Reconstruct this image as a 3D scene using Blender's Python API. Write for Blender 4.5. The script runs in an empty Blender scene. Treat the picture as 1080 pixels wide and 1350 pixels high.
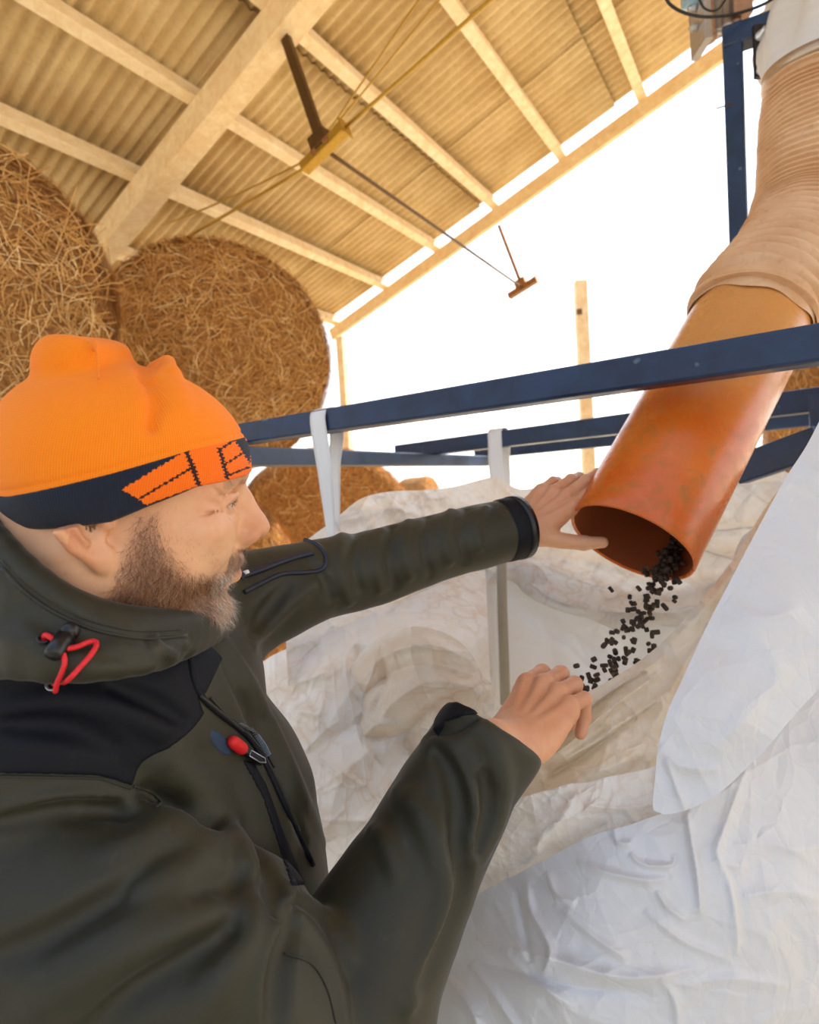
SKY, SUN, EXPO = 1.45, 9.0, .25
import os
Q_ = 1.0
BODY_H = .0018*Q_
HAT_H = .0013*Q_
JK_H = .0032*Q_
import bpy, bmesh, math, random
import numpy as np
from mathutils import Vector, Matrix
rng = np.random.default_rng(7)
random.seed(7)
scene = bpy.context.scene
COL = scene.collection

# ------------------------------------------------------------------ camera
F_PX = 740.0
ROLL, PITCH = math.radians(3.5), math.radians(2.7)
CAM = np.array([0.0, 0.0, 1.6])
_r0 = np.array([1.0, 0, 0]); _u0 = np.array([0, math.sin(PITCH), math.cos(PITCH)])
FWD = np.array([0, math.cos(PITCH), -math.sin(PITCH)])
RGT = math.cos(ROLL)*_r0 - math.sin(ROLL)*_u0
UPV = math.sin(ROLL)*_r0 + math.cos(ROLL)*_u0

def W(x, y, d):
    """world point seen at photo pixel (x, y) at depth d metres"""
    return CAM + d*(FWD + RGT*((x-540)/F_PX) - UPV*((y-675)/F_PX))

def WA(x, y, d):
    x = np.asarray(x, float); y = np.asarray(y, float); d = np.asarray(d, float)
    return CAM + d[..., None]*(FWD + RGT*(((x-540)/F_PX)[..., None]) - UPV*(((y-675)/F_PX)[..., None]))

def proj(P):
    q = np.asarray(P, float)-CAM
    z = q@FWD
    return 540+F_PX*(q@RGT)/z, 675-F_PX*(q@UPV)/z, z

cd = bpy.data.cameras.new('camera')
cam = bpy.data.objects.new('camera', cd); COL.objects.link(cam)
cd.sensor_fit = 'HORIZONTAL'; cd.sensor_width = 24.0; cd.lens = 24.0*F_PX/1080.0
cd.clip_start = 0.02; cd.clip_end = 400
M = Matrix(((RGT[0], UPV[0], -FWD[0], CAM[0]), (RGT[1], UPV[1], -FWD[1], CAM[1]), (RGT[2], UPV[2], -FWD[2], CAM[2]), (0, 0, 0, 1)))
cam.matrix_world = M
cd.dof.use_dof = True; cd.dof.focus_distance = 0.55; cd.dof.aperture_fstop = 5.6
scene.camera = cam
scene.view_settings.view_transform = 'Standard'; scene.view_settings.look = 'None'
scene.view_settings.exposure = EXPO; scene.view_settings.gamma = 1.0; scene.view_settings.use_curve_mapping = False

# ------------------------------------------------------------------ objects
def tag(o, label=None, cat=None, group=None, kind=None):
    if label: o['label'] = label
    if cat: o['category'] = cat
    if group: o['group'] = group
    if kind: o['kind'] = kind
    return o

def empty(name, loc=(0, 0, 0)):
    o = bpy.data.objects.new(name, None); COL.objects.link(o)
    o.location = Vector([float(c) for c in loc]); o.empty_display_size = 0.05
    return o

def wloc(o):
    p = np.zeros(3)
    while o is not None:
        p = p + np.array(o.location); o = o.parent
    return p

def mesh_np(name, V, Fc, mat=None, parent=None, smooth=True, origin=None, mats=None, midx=None, uv=None):
    """one mesh object from world-space vertices; faces = array (n,3|4) or list"""
    V = np.asarray(V, float)
    base = wloc(parent) if parent is not None else np.zeros(3)
    loc = np.zeros(3)
    if parent is None:
        loc = np.asarray(origin, float) if origin is not None else np.array([V[:, 0].mean(), V[:, 1].mean(), V[:, 2].min()])
    Vl = V-base-loc
    me = bpy.data.meshes.new(name)
    if isinstance(Fc, np.ndarray):
        n, k = Fc.shape
        me.vertices.add(len(Vl)); me.vertices.foreach_set('co', Vl.astype(np.float32).ravel())
        me.loops.add(n*k); me.loops.foreach_set('vertex_index', Fc.astype(np.int32).ravel())
        me.polygons.add(n); me.polygons.foreach_set('loop_start', (np.arange(n)*k).astype(np.int32))
        me.update(calc_edges=True)
    else:
        me.from_pydata([tuple(v) for v in Vl], [], [tuple(int(i) for i in f) for f in Fc]); me.update()
    me.validate()
    if mats:
        for m in mats: me.materials.append(m)
    elif mat: me.materials.append(mat)
    if midx is not None: me.polygons.foreach_set('material_index', np.asarray(midx, np.int32))
    me.polygons.foreach_set('use_smooth', np.full(len(me.polygons), bool(smooth)))
    o = bpy.data.objects.new(name, me); COL.objects.link(o)
    o.location = Vector([float(c) for c in loc])
    if parent is not None: o.parent = parent
    return o

class MB:
    """collects simple solids into one mesh"""
    def __init__(s): s.V = []; s.F = []
    def add(s, V, Fc):
        b = len(s.V); s.V += [np.asarray(v, float) for v in V]; s.F += [tuple(b+i for i in f) for f in Fc]
    def box(s, c, ax, ay, az, bev=0.0):
        """box with half-axis vectors; bevelled on its long edges"""
        c, ax, ay, az = [np.asarray(q, float) for q in (c, ax, ay, az)]
        if bev <= 0:
            V = [c+i*ax+j*ay+k*az for i in (-1, 1) for j in (-1, 1) for k in (-1, 1)]
            s.add(V, [(0, 1, 3, 2), (4, 6, 7, 5), (0, 4, 5, 1), (2, 3, 7, 6), (0, 2, 6, 4), (1, 5, 7, 3)]); return
        ly, lz = np.linalg.norm(ay), np.linalg.norm(az)
        uy, uz = ay/ly, az/lz
        ring = []
        for (sy, sz) in ((-1, -1), (1, -1), (1, 1), (-1, 1)):
            a0 = {(-1, -1): math.pi, (1, -1): 1.5*math.pi, (1, 1): 0, (-1, 1): .5*math.pi}[(sy, sz)]
            for t in (0, .5, 1):
                a = a0+t*math.pi/2
                ring.append(uy*(sy*(ly-bev)+bev*math.cos(a))+uz*(sz*(lz-bev)+bev*math.sin(a)))
        n = len(ring)
        V = [c-ax+q for q in ring]+[c+ax+q for q in ring]
        Fc = [(i, (i+1) % n, n+(i+1) % n, n+i) for i in range(n)]+[tuple(range(n-1, -1, -1)), tuple(range(n, 2*n))]
        s.add(V, Fc)
    def beam(s, p, q, w, h, up=(0, 0, 1), bev=0.0):
        p, q, up = [np.asarray(v, float) for v in (p, q, up)]
        ax = (q-p)/2; d = ax/np.linalg.norm(ax)
        sd = np.cross(d, up); sd /= np.linalg.norm(sd); u = np.cross(sd, d)
        s.box((p+q)/2, ax, sd*w/2, u*h/2, bev)
    def tube(s, pts, rad, n=12, cap=True, closed=False):
        pts = [np.asarray(p, float) for p in pts]; m = len(pts)
        rr = rad if hasattr(rad, '__len__') else [rad]*m
        tang = []
        for i in range(m):
            if closed: t = pts[(i+1) % m]-pts[i-1]
            else: t = pts[min(i+1, m-1)]-pts[max(i-1, 0)]
            tang.append(t/np.linalg.norm(t))
        ref = np.array([0, 0, 1.0]) if abs(tang[0][2]) < .9 else np.array([1.0, 0, 0])
        u = np.cross(tang[0], ref); u /= np.linalg.norm(u)
        V = []
        for i in range(m):
            u = u-tang[i]*(u@tang[i]); u /= np.linalg.norm(u); v = np.cross(tang[i], u)
            for k in range(n):
                a = 2*math.pi*k/n
                V.append(pts[i]+rr[i]*(u*math.cos(a)+v*math.sin(a)))
        Fc = []
        for i in range(m if closed else m-1):
            j = (i+1) % m
            for k in range(n):
                Fc.append((i*n+k, i*n+(k+1) % n, j*n+(k+1) % n, j*n+k))
        if cap and not closed: Fc += [tuple(range(n-1, -1, -1)), tuple((m-1)*n+k for k in range(n))]
        s.add(V, Fc)
    def disc_lathe(s, c, axis, prof, n=24):
        """lathe of (along, radius) pairs round an axis through c"""
        c = np.asarray(c, float); a = np.asarray(axis, float); a /= np.linalg.norm(a)
        ref = np.array([0, 0, 1.0]) if abs(a[2]) < .9 else np.array([1.0, 0, 0])
        u = np.cross(a, ref); u /= np.linalg.norm(u); v = np.cross(a, u)
        V = [c+a*t+r*(u*math.cos(2*math.pi*k/n)+v*math.sin(2*math.pi*k/n)) for (t, r) in prof for k in range(n)]
        Fc = [(i*n+k, i*n+(k+1) % n, (i+1)*n+(k+1) % n, (i+1)*n+k) for i in range(len(prof)-1) for k in range(n)]
        s.add(V, Fc)
    def build(s, name, mat, parent=None, smooth=False, origin=None):
        o = mesh_np(name, np.array(s.V), s.F, mat, parent, smooth, origin)
        return o

def spline(pts, n):
    """Catmull-Rom resample of a list of points (any dimension)"""
    P = np.asarray(pts, float)
    if len(P) == 2:
        t = np.linspace(0, 1, n)[:, None]; return P[0]*(1-t)+P[1]*t
    E = np.vstack([2*P[0]-P[1], P, 2*P[-1]-P[-2]])
    seg = np.linalg.norm(np.diff(P, axis=0), axis=1); cum = np.concatenate([[0], np.cumsum(seg)]); cum /= cum[-1]
    out = []
    for t in np.linspace(0, 1, n):
        i = min(max(int(np.searchsorted(cum, t, side='right')-1), 0), len(P)-2)
        u = (t-cum[i])/max(cum[i+1]-cum[i], 1e-9)
        p0, p1, p2, p3 = E[i], E[i+1], E[i+2], E[i+3]
        out.append(.5*((2*p1)+(-p0+p2)*u+(2*p0-5*p1+4*p2-p3)*u*u+(-p0+3*p1-3*p2+p3)*u**3))
    return np.array(out)

# ------------------------------------------------------------------ noise
def _hash3(i, j, k, s=0):
    h = (i.astype(np.int64)*374761393+j.astype(np.int64)*668265263+k.astype(np.int64)*2147483647+s*1274126177) & 0xffffffff
    h = ((h ^ (h >> 13))*1274126177) & 0xffffffff
    h = ((h ^ (h >> 16))*2246822519) & 0xffffffff
    return ((h ^ (h >> 15)) & 0xffffff)/float(0xffffff)

def vnoise(P, sc, seed=0):
    """value noise in -1..1"""
    Q = np.asarray(P, float)*sc; I = np.floor(Q).astype(np.int64); f = Q-I; f = f*f*(3-2*f)
    r = 0
    for a in (0, 1):
        for b in (0, 1):
            for c in (0, 1):
                w = (f[..., 0] if a else 1-f[..., 0])*(f[..., 1] if b else 1-f[..., 1])*(f[..., 2] if c else 1-f[..., 2])
                r = r+w*_hash3(I[..., 0]+a, I[..., 1]+b, I[..., 2]+c, seed)
    return r*2-1

def fbm(P, sc, octv=3, seed=0):
    r, a, t = 0, 1.0, 0
    for o in range(octv):
        r = r+a*vnoise(P, sc*2**o, seed+o*17); t += a; a *= .5
    return r/t

# ------------------------------------------------------------------ signed distances and surface nets
def smin(a, b, k):
    h = np.clip(.5+.5*(b-a)/k, 0, 1)
    return b+(a-b)*h-k*h*(1-h)

def smax(a, b, k): return -smin(-a, -b, k)

def sd_ell(P, c, r, R=None):
    q = P-np.asarray(c, P.dtype)
    if R is not None: q = q@np.asarray(R, P.dtype)
    r = np.asarray(r, P.dtype)
    q = q/r; k0 = np.sqrt(np.einsum('ij,ij->i', q, q)); q = q/r; k1 = np.sqrt(np.einsum('ij,ij->i', q, q))
    return np.where(k1 > 1e-9, k0*(k0-1)/np.maximum(k1, 1e-9), -r.min())

def sd_cone(P, a, b, ra, rb):
    """capsule with linearly varying radius"""
    a = np.asarray(a, P.dtype); b = np.asarray(b, P.dtype); ba = b-a; bb = max(float(ba@ba), 1e-12)
    pa = P-a; t = pa@ba; h = np.clip(t/bb, 0, 1).astype(P.dtype)
    d2 = np.einsum('ij,ij->i', pa, pa)-h*(2*t-h*bb)
    return np.sqrt(np.maximum(d2, 0))-(ra+(rb-ra)*h)

def sd_path(P, pts, rads):
    d = None
    for i in range(len(pts)-1):
        e = sd_cone(P, pts[i], pts[i+1], rads[i], rads[i+1])
        d = e if d is None else np.minimum(d, e)
    return d

def mesh_sdf(fn, lo, hi, h, B=16):
    """sparse surface nets: fn is evaluated only in blocks that may hold the surface"""
    lo = np.asarray(lo, float); hi = np.asarray(hi, float)
    nb = np.ceil((hi-lo)/(h*B)).astype(int)
    g = np.stack(np.meshgrid(*[np.arange(n) for n in nb], indexing='ij'), -1).reshape(-1, 3)
    ctr = lo+(g+.5)*B*h
    d = np.concatenate([fn(c) for c in np.array_split(ctr, max(1, len(ctr)//20000))])
    act = g[np.abs(d) < B*h*.5*1.7321*1.35+2*h]
    off = np.stack(np.meshgrid(*[np.arange(B+1)]*3, indexing='ij'), -1)
    dims = nb*B+2
    VK, VP, QF = [], [], []
    corners = [(i, j, k) for i in (0, 1) for j in (0, 1) for k in (0, 1)]
    edges = [(a, b) for a in range(8) for b in range(a+1, 8) if sum(abs(corners[a][t]-corners[b][t]) for t in range(3)) == 1]
    key = lambda I: (I[..., 0].astype(np.int64)*dims[1]+I[..., 1])*dims[2]+I[..., 2]
    for b in act:
        I0 = b*B
        P = (lo+(I0+off)*h).astype(np.float32)
        D = fn(P.reshape(-1, 3)).reshape(B+1, B+1, B+1)
        if D.min() > 0 or D.max() < 0: continue
        S = D < 0
        cs = [D[i:i+B, j:j+B, k:k+B] for (i, j, k) in corners]
        sg = [c < 0 for c in cs]; cnt = sum(s.astype(int) for s in sg)
        m = (cnt > 0) & (cnt < 8)
        idx = np.argwhere(m)
        if len(idx) == 0: continue
        vals = [c[m] for c in cs]
        acc = np.zeros((len(idx), 3)); n = np.zeros(len(idx))
        for (a, e) in edges:
            va, vb = vals[a], vals[e]
            x = (va < 0) != (vb < 0)
            t = np.where(x, va/np.where(x, va-vb, 1), 0)
            pa = np.array(corners[a], float); pb = np.array(corners[e], float)
            acc += np.where(x[:, None], pa+t[:, None]*(pb-pa), 0); n += x
        VP.append(lo+(I0+idx+acc/n[:, None])*h); VK.append(key(I0+idx))
        # faces: along each axis, an edge with a sign change is shared by 4 cells
        for ax in range(3):
            u, v = (ax+1) % 3, (ax+2) % 3
            sl0 = [slice(0, B)]*3; sl1 = list(sl0); sl1[ax] = slice(1, B+1)
            A0 = S[tuple(sl0)]; A1 = S[tuple(sl1)]
            e = np.argwhere(A0 != A1)
            if len(e) == 0: continue
            flip = A0[tuple(e.T)]
            G = I0+e
            ok = (G[:, u] > 0) & (G[:, v] > 0); G = G[ok]; flip = flip[ok]
            du = np.zeros(3, int); du[u] = 1; dv = np.zeros(3, int); dv[v] = 1
            q = np.stack([key(G-du-dv), key(G-dv), key(G), key(G-du)], 1)
            q[~flip] = q[~flip][:, ::-1]
            QF.append(q)
    VK = np.concatenate(VK); VP = np.concatenate(VP); QF = np.concatenate(QF)
    o = np.argsort(VK); VK, VP = VK[o], VP[o]
    ix = np.searchsorted(VK, QF); ix = np.clip(ix, 0, len(VK)-1)
    good = (VK[ix] == QF).all(1)
    return VP, ix[good]

def grad(fn, P, e=1e-4):
    P = np.atleast_2d(P); g = np.zeros_like(P)
    for k in range(3):
        d = np.zeros(3); d[k] = e
        g[:, k] = fn(P+d)-fn(P-d)
    return g/np.maximum(np.linalg.norm(g, axis=1, keepdims=True), 1e-12)

def hit(fn, xy, d0=.15, d1=1.6, off=0.0):
    """first surface point of an SDF along the view rays of photo pixels"""
    xy = np.asarray(xy, float).reshape(-1, 2)
    D = FWD+RGT*((xy[:, :1]-540)/F_PX)-UPV*((xy[:, 1:]-675)/F_PX)
    t = np.full(len(xy), d0); L = np.linalg.norm(D, axis=1)
    best = np.full(len(xy), 9.0); bt = t.copy()
    for _ in range(140):
        d = fn(CAM+t[:, None]*D)
        b = d < best; best[b] = d[b]; bt[b] = t[b]
        if ((d < 4e-5) | (t >= d1)).all(): break
        t = np.minimum(t+np.maximum(d, 1e-5)/L*.8*(d > 2e-5), d1)
    t = np.where(fn(CAM+t[:, None]*D) < 1e-3, t, bt)
    P = CAM+t[:, None]*D
    if off: P = P+off*grad(fn, P)
    return P

# ------------------------------------------------------------------ materials
class NT:
    def __init__(s, name):
        s.m = bpy.data.materials.new(name); s.m.use_nodes = True
        s.t = s.m.node_tree; s.t.nodes.clear()
        s.out = s.n('ShaderNodeOutputMaterial')
    def n(s, t, **kw):
        d = s.t.nodes.new(t)
        for k, v in kw.items():
            if k in d.inputs.keys(): d.inputs[k].default_value = v
            else: setattr(d, k, v)
        return d
    def l(s, a, b): s.t.links.new(a, b)
    def coord(s, scale=(1, 1, 1), rot=(0, 0, 0), kind='Object'):
        c = s.n('ShaderNodeTexCoord'); m = s.n('ShaderNodeMapping')
        m.inputs['Scale'].default_value = scale; m.inputs['Rotation'].default_value = rot
        s.l(c.outputs[kind], m.inputs['Vector']); return m.outputs['Vector']
    def noise(s, vec, scale, detail=4, rough=.55, dist=0.0):
        d = s.n('ShaderNodeTexNoise'); d.inputs['Scale'].default_value = scale; d.inputs['Detail'].default_value = detail
        d.inputs['Roughness'].default_value = rough; d.inputs['Distortion'].default_value = dist
        s.l(vec, d.inputs['Vector']); return d.outputs['Fac']
    def ramp(s, fac, stops, interp='LINEAR'):
        r = s.n('ShaderNodeValToRGB'); r.color_ramp.interpolation = interp
        el = r.color_ramp.elements
        while len(el) < len(stops): el.new(.5)
        for e, (p, c) in zip(el, stops):
            e.position = p; e.color = (c[0], c[1], c[2], 1) if hasattr(c, '__len__') else (c, c, c, 1)
        s.l(fac, r.inputs['Fac']); return r.outputs['Color']
    def mix(s, fac, a, b, mode='MIX'):
        d = s.n('ShaderNodeMix', data_type='RGBA', blend_type=mode)
        for inp, v in ((d.inputs[0], fac), (d.inputs[6], a), (d.inputs[7], b)):
            if hasattr(v, 'is_output') or hasattr(v, 'links'): s.l(v, inp)
            elif hasattr(v, '__len__'): inp.default_value = (v[0], v[1], v[2], 1)
            else: inp.default_value = v
        return d.outputs[2]
    def bump(s, h, strength=.3, dist=.002, normal=None):
        b = s.n('ShaderNodeBump'); b.inputs['Strength'].default_value = strength; b.inputs['Distance'].default_value = dist
        s.l(h, b.inputs['Height'])
        if normal is not None: s.l(normal, b.inputs['Normal'])
        return b.outputs['Normal']
    def pbr(s, col, rough=.6, normal=None, metal=0.0, **kw):
        b = s.n('ShaderNodeBsdfPrincipled')
        for inp, v in (('Base Color', col), ('Roughness', rough), ('Metallic', metal)):
            i = b.inputs[inp]
            if hasattr(v, 'links'): s.l(v, i)
            elif hasattr(v, '__len__'): i.default_value = (v[0], v[1], v[2], 1)
            else: i.default_value = v
        for k, v in kw.items():
            i = b.inputs[k.replace('_', ' ')]
            if hasattr(v, 'links'): s.l(v, i)
            elif hasattr(v, '__len__') and len(v) == 3 and i.type == 'RGBA': i.default_value = (*v, 1)
            else: i.default_value = v
        if normal is not None: s.l(normal, b.inputs['Normal'])
        s.l(b.outputs[0], s.out.inputs[0]); s.b = b
        return s.m

def srgb(r, g, b):
    f = lambda c: (c/255/12.92) if c/255 <= .04045 else ((c/255+.055)/1.055)**2.4
    return (f(r), f(g), f(b))

def m_plain(name, col, rough=.6, metal=0.0, nscale=40, var=.12, bump=.15):
    t = NT(name); v = t.coord()
    n = t.noise(v, nscale, 5)
    c = t.mix(n, tuple(x*(1-var) for x in col), tuple(min(1, x*(1+var)) for x in col))
    return t.pbr(c, rough, t.bump(n, bump, .002), metal)

def m_wood(name, base, dark, axis_scale=(1, 1, 1)):
    t = NT(name); v = t.coord(axis_scale)
    n = t.noise(v, 9, 6, .65, .6); n2 = t.noise(t.coord((3, 3, 3)), 2.2, 3)
    c = t.mix(t.ramp(n, [(.35, 0), (.7, 1)]), dark, base)
    c = t.mix(t.ramp(n2, [(.45, 0), (.75, .45)]), c, srgb(214, 170, 110))
    return t.pbr(c, .75, t.bump(n, .35, .004))
# ------------------------------------------------------------------ world and light
w = bpy.data.worlds.new('sky_world'); scene.world = w; w.use_nodes = True
wt = w.node_tree; wt.nodes.clear()
wo = wt.nodes.new('ShaderNodeOutputWorld'); wb = wt.nodes.new('ShaderNodeBackground')
tc = wt.nodes.new('ShaderNodeTexCoord'); sx = wt.nodes.new('ShaderNodeSeparateXYZ'); rp = wt.nodes.new('ShaderNodeValToRGB')
wt.links.new(tc.outputs['Generated'], sx.inputs[0]); wt.links.new(sx.outputs['Z'], rp.inputs['Fac'])
rp.color_ramp.elements[0].position = 0.0; rp.color_ramp.elements[0].color = (1, 1, 1, 1)
rp.color_ramp.elements[1].position = .8; rp.color_ramp.elements[1].color = (.60, .79, 1.12, 1)
e = rp.color_ramp.elements.new(.35); e.color = (.90, .96, 1.05, 1)
# the sky is brighter on the side of the sun than behind the camera
dp = wt.nodes.new('ShaderNodeVectorMath'); dp.operation = 'DOT_PRODUCT'; wt.links.new(tc.outputs['Generated'], dp.inputs[0]); dp.inputs[1].default_value = (.66, .75, 0)
mr = wt.nodes.new('ShaderNodeMapRange'); mr.inputs['From Min'].default_value = -1; mr.inputs['From Max'].default_value = 1
mr.inputs['To Min'].default_value = SKY*.40; mr.inputs['To Max'].default_value = SKY*1.6
wt.links.new(dp.outputs['Value'], mr.inputs['Value']); wt.links.new(mr.outputs[0], wb.inputs['Strength'])
wt.links.new(rp.outputs['Color'], wb.inputs['Color'])
wt.links.new(wb.outputs[0], wo.inputs[0])
ld = bpy.data.lights.new('sun', 'SUN'); ld.energy = SUN; ld.angle = .01; ld.color = (1, .90, .74)
so = bpy.data.objects.new('sun', ld); COL.objects.link(so); so.location = (8, 8, 9)
sd_ = np.array([.80, .42, .92]); so.rotation_euler = Vector((-sd_[0], -sd_[1], -sd_[2])).to_track_quat('-Z', 'Y').to_euler()

# ------------------------------------------------------------------ barn frame of reference
AX = np.array([.5579, .8299, 0]); BX = np.array([.8299, -.5579, 0]); ZZ = np.array([0, 0, 1.0])
SL = math.radians(18); SX = BX*math.cos(SL)+ZZ*math.sin(SL); NX = np.cross(AX, SX)
NX = NX if NX[2] > 0 else -NX
HR = 3.6
def RP(a, u, n=0.0): return CAM+a*AX+u*SX+(HR*NX[2]+n)*NX
def roof_hit(x, y, n=0.0):
    q = FWD+RGT*((x-540)/F_PX)-UPV*((y-675)/F_PX)
    return CAM+q*((HR*NX[2]+n)/(q@NX))

MW = m_wood('pale_pine', srgb(240, 220, 180), srgb(222, 192, 146), (1.5, 1.5, 1.5))
MW2 = m_wood('planed_pine', srgb(244, 228, 196), srgb(228, 202, 160), (1.5, 1.5, 1.5))

# ground
t = NT('straw_ground'); v = t.coord()
n1 = t.noise(v, 1.2, 5); n2 = t.noise(v, 40, 6)
c = t.mix(t.ramp(n1, [(.35, 0), (.65, 1)]), srgb(206, 192, 164), srgb(186, 170, 142))
c = t.mix(t.ramp(n2, [(.4, 0), (.8, .5)]), c, srgb(226, 212, 180))
MG = t.pbr(c, .9, t.bump(n2, .4, .01))
N = 41; gx = np.linspace(-40, 40, N)
V = np.array([(x, y, 0.02*math.sin(x*.7)*math.cos(y*.9)) for y in gx for x in gx])
Fq = np.array([(j*N+i, j*N+i+1, (j+1)*N+i+1, (j+1)*N+i) for j in range(N-1) for i in range(N-1)])
floor = mesh_np('floor', V, Fq, MG); tag(floor, 'straw strewn barn floor running out into the yard', None, kind='structure')

# corrugated roof: sheets laid in courses, each course lapping the one below
t = NT('fibre_cement_sheet'); v = t.coord()
n1 = t.noise(v, 2.5, 5); n2 = t.noise(v, 30, 5)
c = t.mix(t.ramp(n1, [(.35, 0), (.7, 1)]), srgb(192, 164, 116), srgb(216, 192, 146))
c = t.mix(t.ramp(n2, [(.5, 0), (.8, .4)]), c, srgb(160, 130, 86))
MR = t.pbr(c, .85, t.bump(n2, .3, .004))
sheet_u = [-4.75, -3.2, -1.66, -.12, 1.42, 3.16]; a_end = 5.86
rV, rF = [], []
wl = .092; sw = wl*11
for ci in range(len(sheet_u)-1):
    u0, u1 = sheet_u[ci]-.1, sheet_u[ci+1]
    a1 = a_end; k = 0
    while a1 > .4:
        a0 = a1-sw-.035
        na = 97; aa = np.linspace(a0, a1, na)
        lift = .020*(k % 2)
        for (uu, dn) in ((u0, .035), (u1, 0.0)):
            pass
        b = len(rV)
        us = np.linspace(u0, u1, 4)
        for ui in us:
            tt = (ui-u0)/(u1-u0)
            for x in aa:
                rV.append(RP(x, ui, .325+.03*(1-tt)*.9+lift+.018*math.cos(2*math.pi*x/wl)))
        for j in range(3):
            for i in range(na-1):
                rF.append((b+j*na+i, b+j*na+i+1, b+(j+1)*na+i+1, b+(j+1)*na+i))
        a1 -= sw; k += 1
# unseen slope beyond the ridge, added to keep the sun off the inside
RU = 3.0
def RPR(a, u, n=0.0):
    p = RP(a, RU, 0); S2 = BX*math.cos(SL)-ZZ*math.sin(SL); N2 = np.cross(S2, AX); N2 = N2 if N2[2] > 0 else -N2
    return p+S2*(u-RU)+N2*n
b = len(rV); na = 601
for j, ui in enumerate(np.linspace(RU-.22, RU+7.4, 8)):
    for x in np.linspace(-.6, a_end, na):
        rV.append(RPR(x, ui, .34+.018*math.cos(2*math.pi*x/wl)))
for j in range(7):
    for i in range(na-1): rF.append((b+j*na+i, b+j*na+i+1, b+(j+1)*na+i+1, b+(j+1)*na+i))
roof = mesh_np('ceiling', np.array(rV), np.array(rF), MR); tag(roof, 'corrugated tan roof sheeting on pale timber purlins', kind='structure')
md = roof.modifiers.new('thickness', 'SOLIDIFY'); md.thickness = .007

def timber(name, p, q, wd, ht, up, mat, label, bev=.006):
    m = MB(); m.beam(p, q, wd, ht, up, bev); o = m.build(name, mat)
    return tag(o, label, 'timber', kind='structure')

for i, (u, nm) in enumerate(((-4.0, 'lowest roof purlin just above the eave'), (-3.13, 'second roof purlin up from the eave, above the round bales'),
                             (-2.32, 'third roof purlin up from the eave'), (-1.52, 'fourth roof purlin, passing behind the yellow strut'),
                             (-.72, 'fifth roof purlin up from the eave'), (.10, 'roof purlin nearest the blue steel gantry'),
                             (.90, 'roof purlin passing above the blue gantry'))):
    timber('roof_purlin', RP(-.6, u, .255), RP(5.92, u, .255), .085, .11, NX, MW2, 'pale timber '+nm)
timber('roof_rafter', RP(2.66, -4.6, .10), RP(2.66, 2.9, .10), .17, .2, NX, MW, 'thick pale timber rafter crossing the roof above the bales')
timber('roof_rafter', RP(5.885, -4.15, .125), RP(5.885, 2.9, .125), .06, .15, NX, MW, 'pale timber gable rafter against the white sky')
pe = RP(5.86, -4.0, 0)
timber('eave_post', (pe[0], pe[1], 0), (pe[0], pe[1], pe[2]), .11, .11, AX, MW2, 'slim pale post under the gable eave beside the bales')
pw = RP(2.66, -4.3, 0)
timber('eave_post', (pw[0], pw[1], 0), (pw[0], pw[1], pw[2]), .14, .14, AX, MW2, 'pale post hidden behind the stacked bales')
# free standing timber post with a dark block coloured as the shade in its hole
pp = W(765, 371, 6.6)
root = empty('timber_post', (pp[0], pp[1], 0)); tag(root, 'pale free-standing timber post with square hole against white sky', 'post')
m = MB(); m.beam((pp[0], pp[1], 0), (pp[0], pp[1], pp[2]), .135, .11, -FWD, .004); m.build('shaft', MW2, root)
MD = m_plain('hole_shade', srgb(110, 82, 60), .9)
m = MB(); ph = W(764, 411, 6.535); m.beam(ph-ZZ*.03, ph+ZZ*.03, .06, .02, -FWD); m.build('mortise_shade', MD, root)

# ------------------------------------------------------------------ struts, brackets and tie rods of the trussed rafters
MY = m_plain('ochre_steel', srgb(176, 138, 48), .45, .6, 60, .3)
MRU = m_plain('rusty_steel', srgb(150, 105, 62), .6, .5, 60, .35)
MDK = m_plain('brown_steel', srgb(92, 66, 34), .5, .6, 60, .3)
def strut_set(a, top_px, bot_px, blen, label, cat, mat, smat, rad):
    top = roof_hit(*top_px)
    top = RP(a, (top-CAM)@SX, 0.0)
    # the strut hangs square to the rafter: find its length from where its foot shows
    best = min((abs(proj(top-NX*L)[1]-bot_px[1]), L) for L in np.linspace(.2, 3, 281))[1]
    bot = top-NX*best
    root = empty('truss_strut', bot); tag(root, label, cat)
    m = MB(); m.beam(top, bot, rad*2.2, rad*1.6, AX, .004); m.build('strut', smat, root)
    m = MB(); m.beam(bot-SX*blen/2, bot+SX*blen/2, .07, .06, NX, .006)
    m.build('bracket', mat, root)
    m = MB()
    m.beam(bot-SX*.06+NX*.05, bot+SX*.06+NX*.05, .1, .09, NX, .006)
    m.build('clamp_block', smat, root)
    m = MB(); m.beam(bot+SX*blen/2-SX*.004, bot+SX*blen/2+SX*.004, .09, .1, NX, .002); m.build('end_plate', mat, root)
    for k in (-1, 1):
        m = MB(); m.disc_lathe(bot+SX*k*.05-AX*.02, -AX, [(0, .0), (0, .022), (.03, .022), (.03, 0)], 6); m.build('bolt', MRU, root)
    return top, bot
t1, b1 = strut_set(2.66, (390, 62), (437, 197), .36, 'dark hanging roof strut with ochre bracket at its foot', 'roof strut', MY, MDK, .027)
t2, b2 = strut_set(5.86, (665, 303), (692, 380), .34, 'thin grey strut with rusty bracket hanging from the gable rafter', 'roof strut', MRU, MRU, .016)
def rod(name, p, q, r, mat, label, cat, sag=0.0):
    p, q = np.asarray(p), np.asarray(q)
    pts = [p+(q-p)*s-ZZ*sag*4*s*(1-s) for s in np.linspace(0, 1, 17)]
    m = MB(); m.tube(pts, r, 8); o = m.build(name, mat, smooth=True); return tag(o, label, cat)
rod('tie_rod', b1, b2+AX*(-.05), .012, MDK, 'thin brown tie rod running between the two hanging roof brackets', 'rod')
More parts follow.
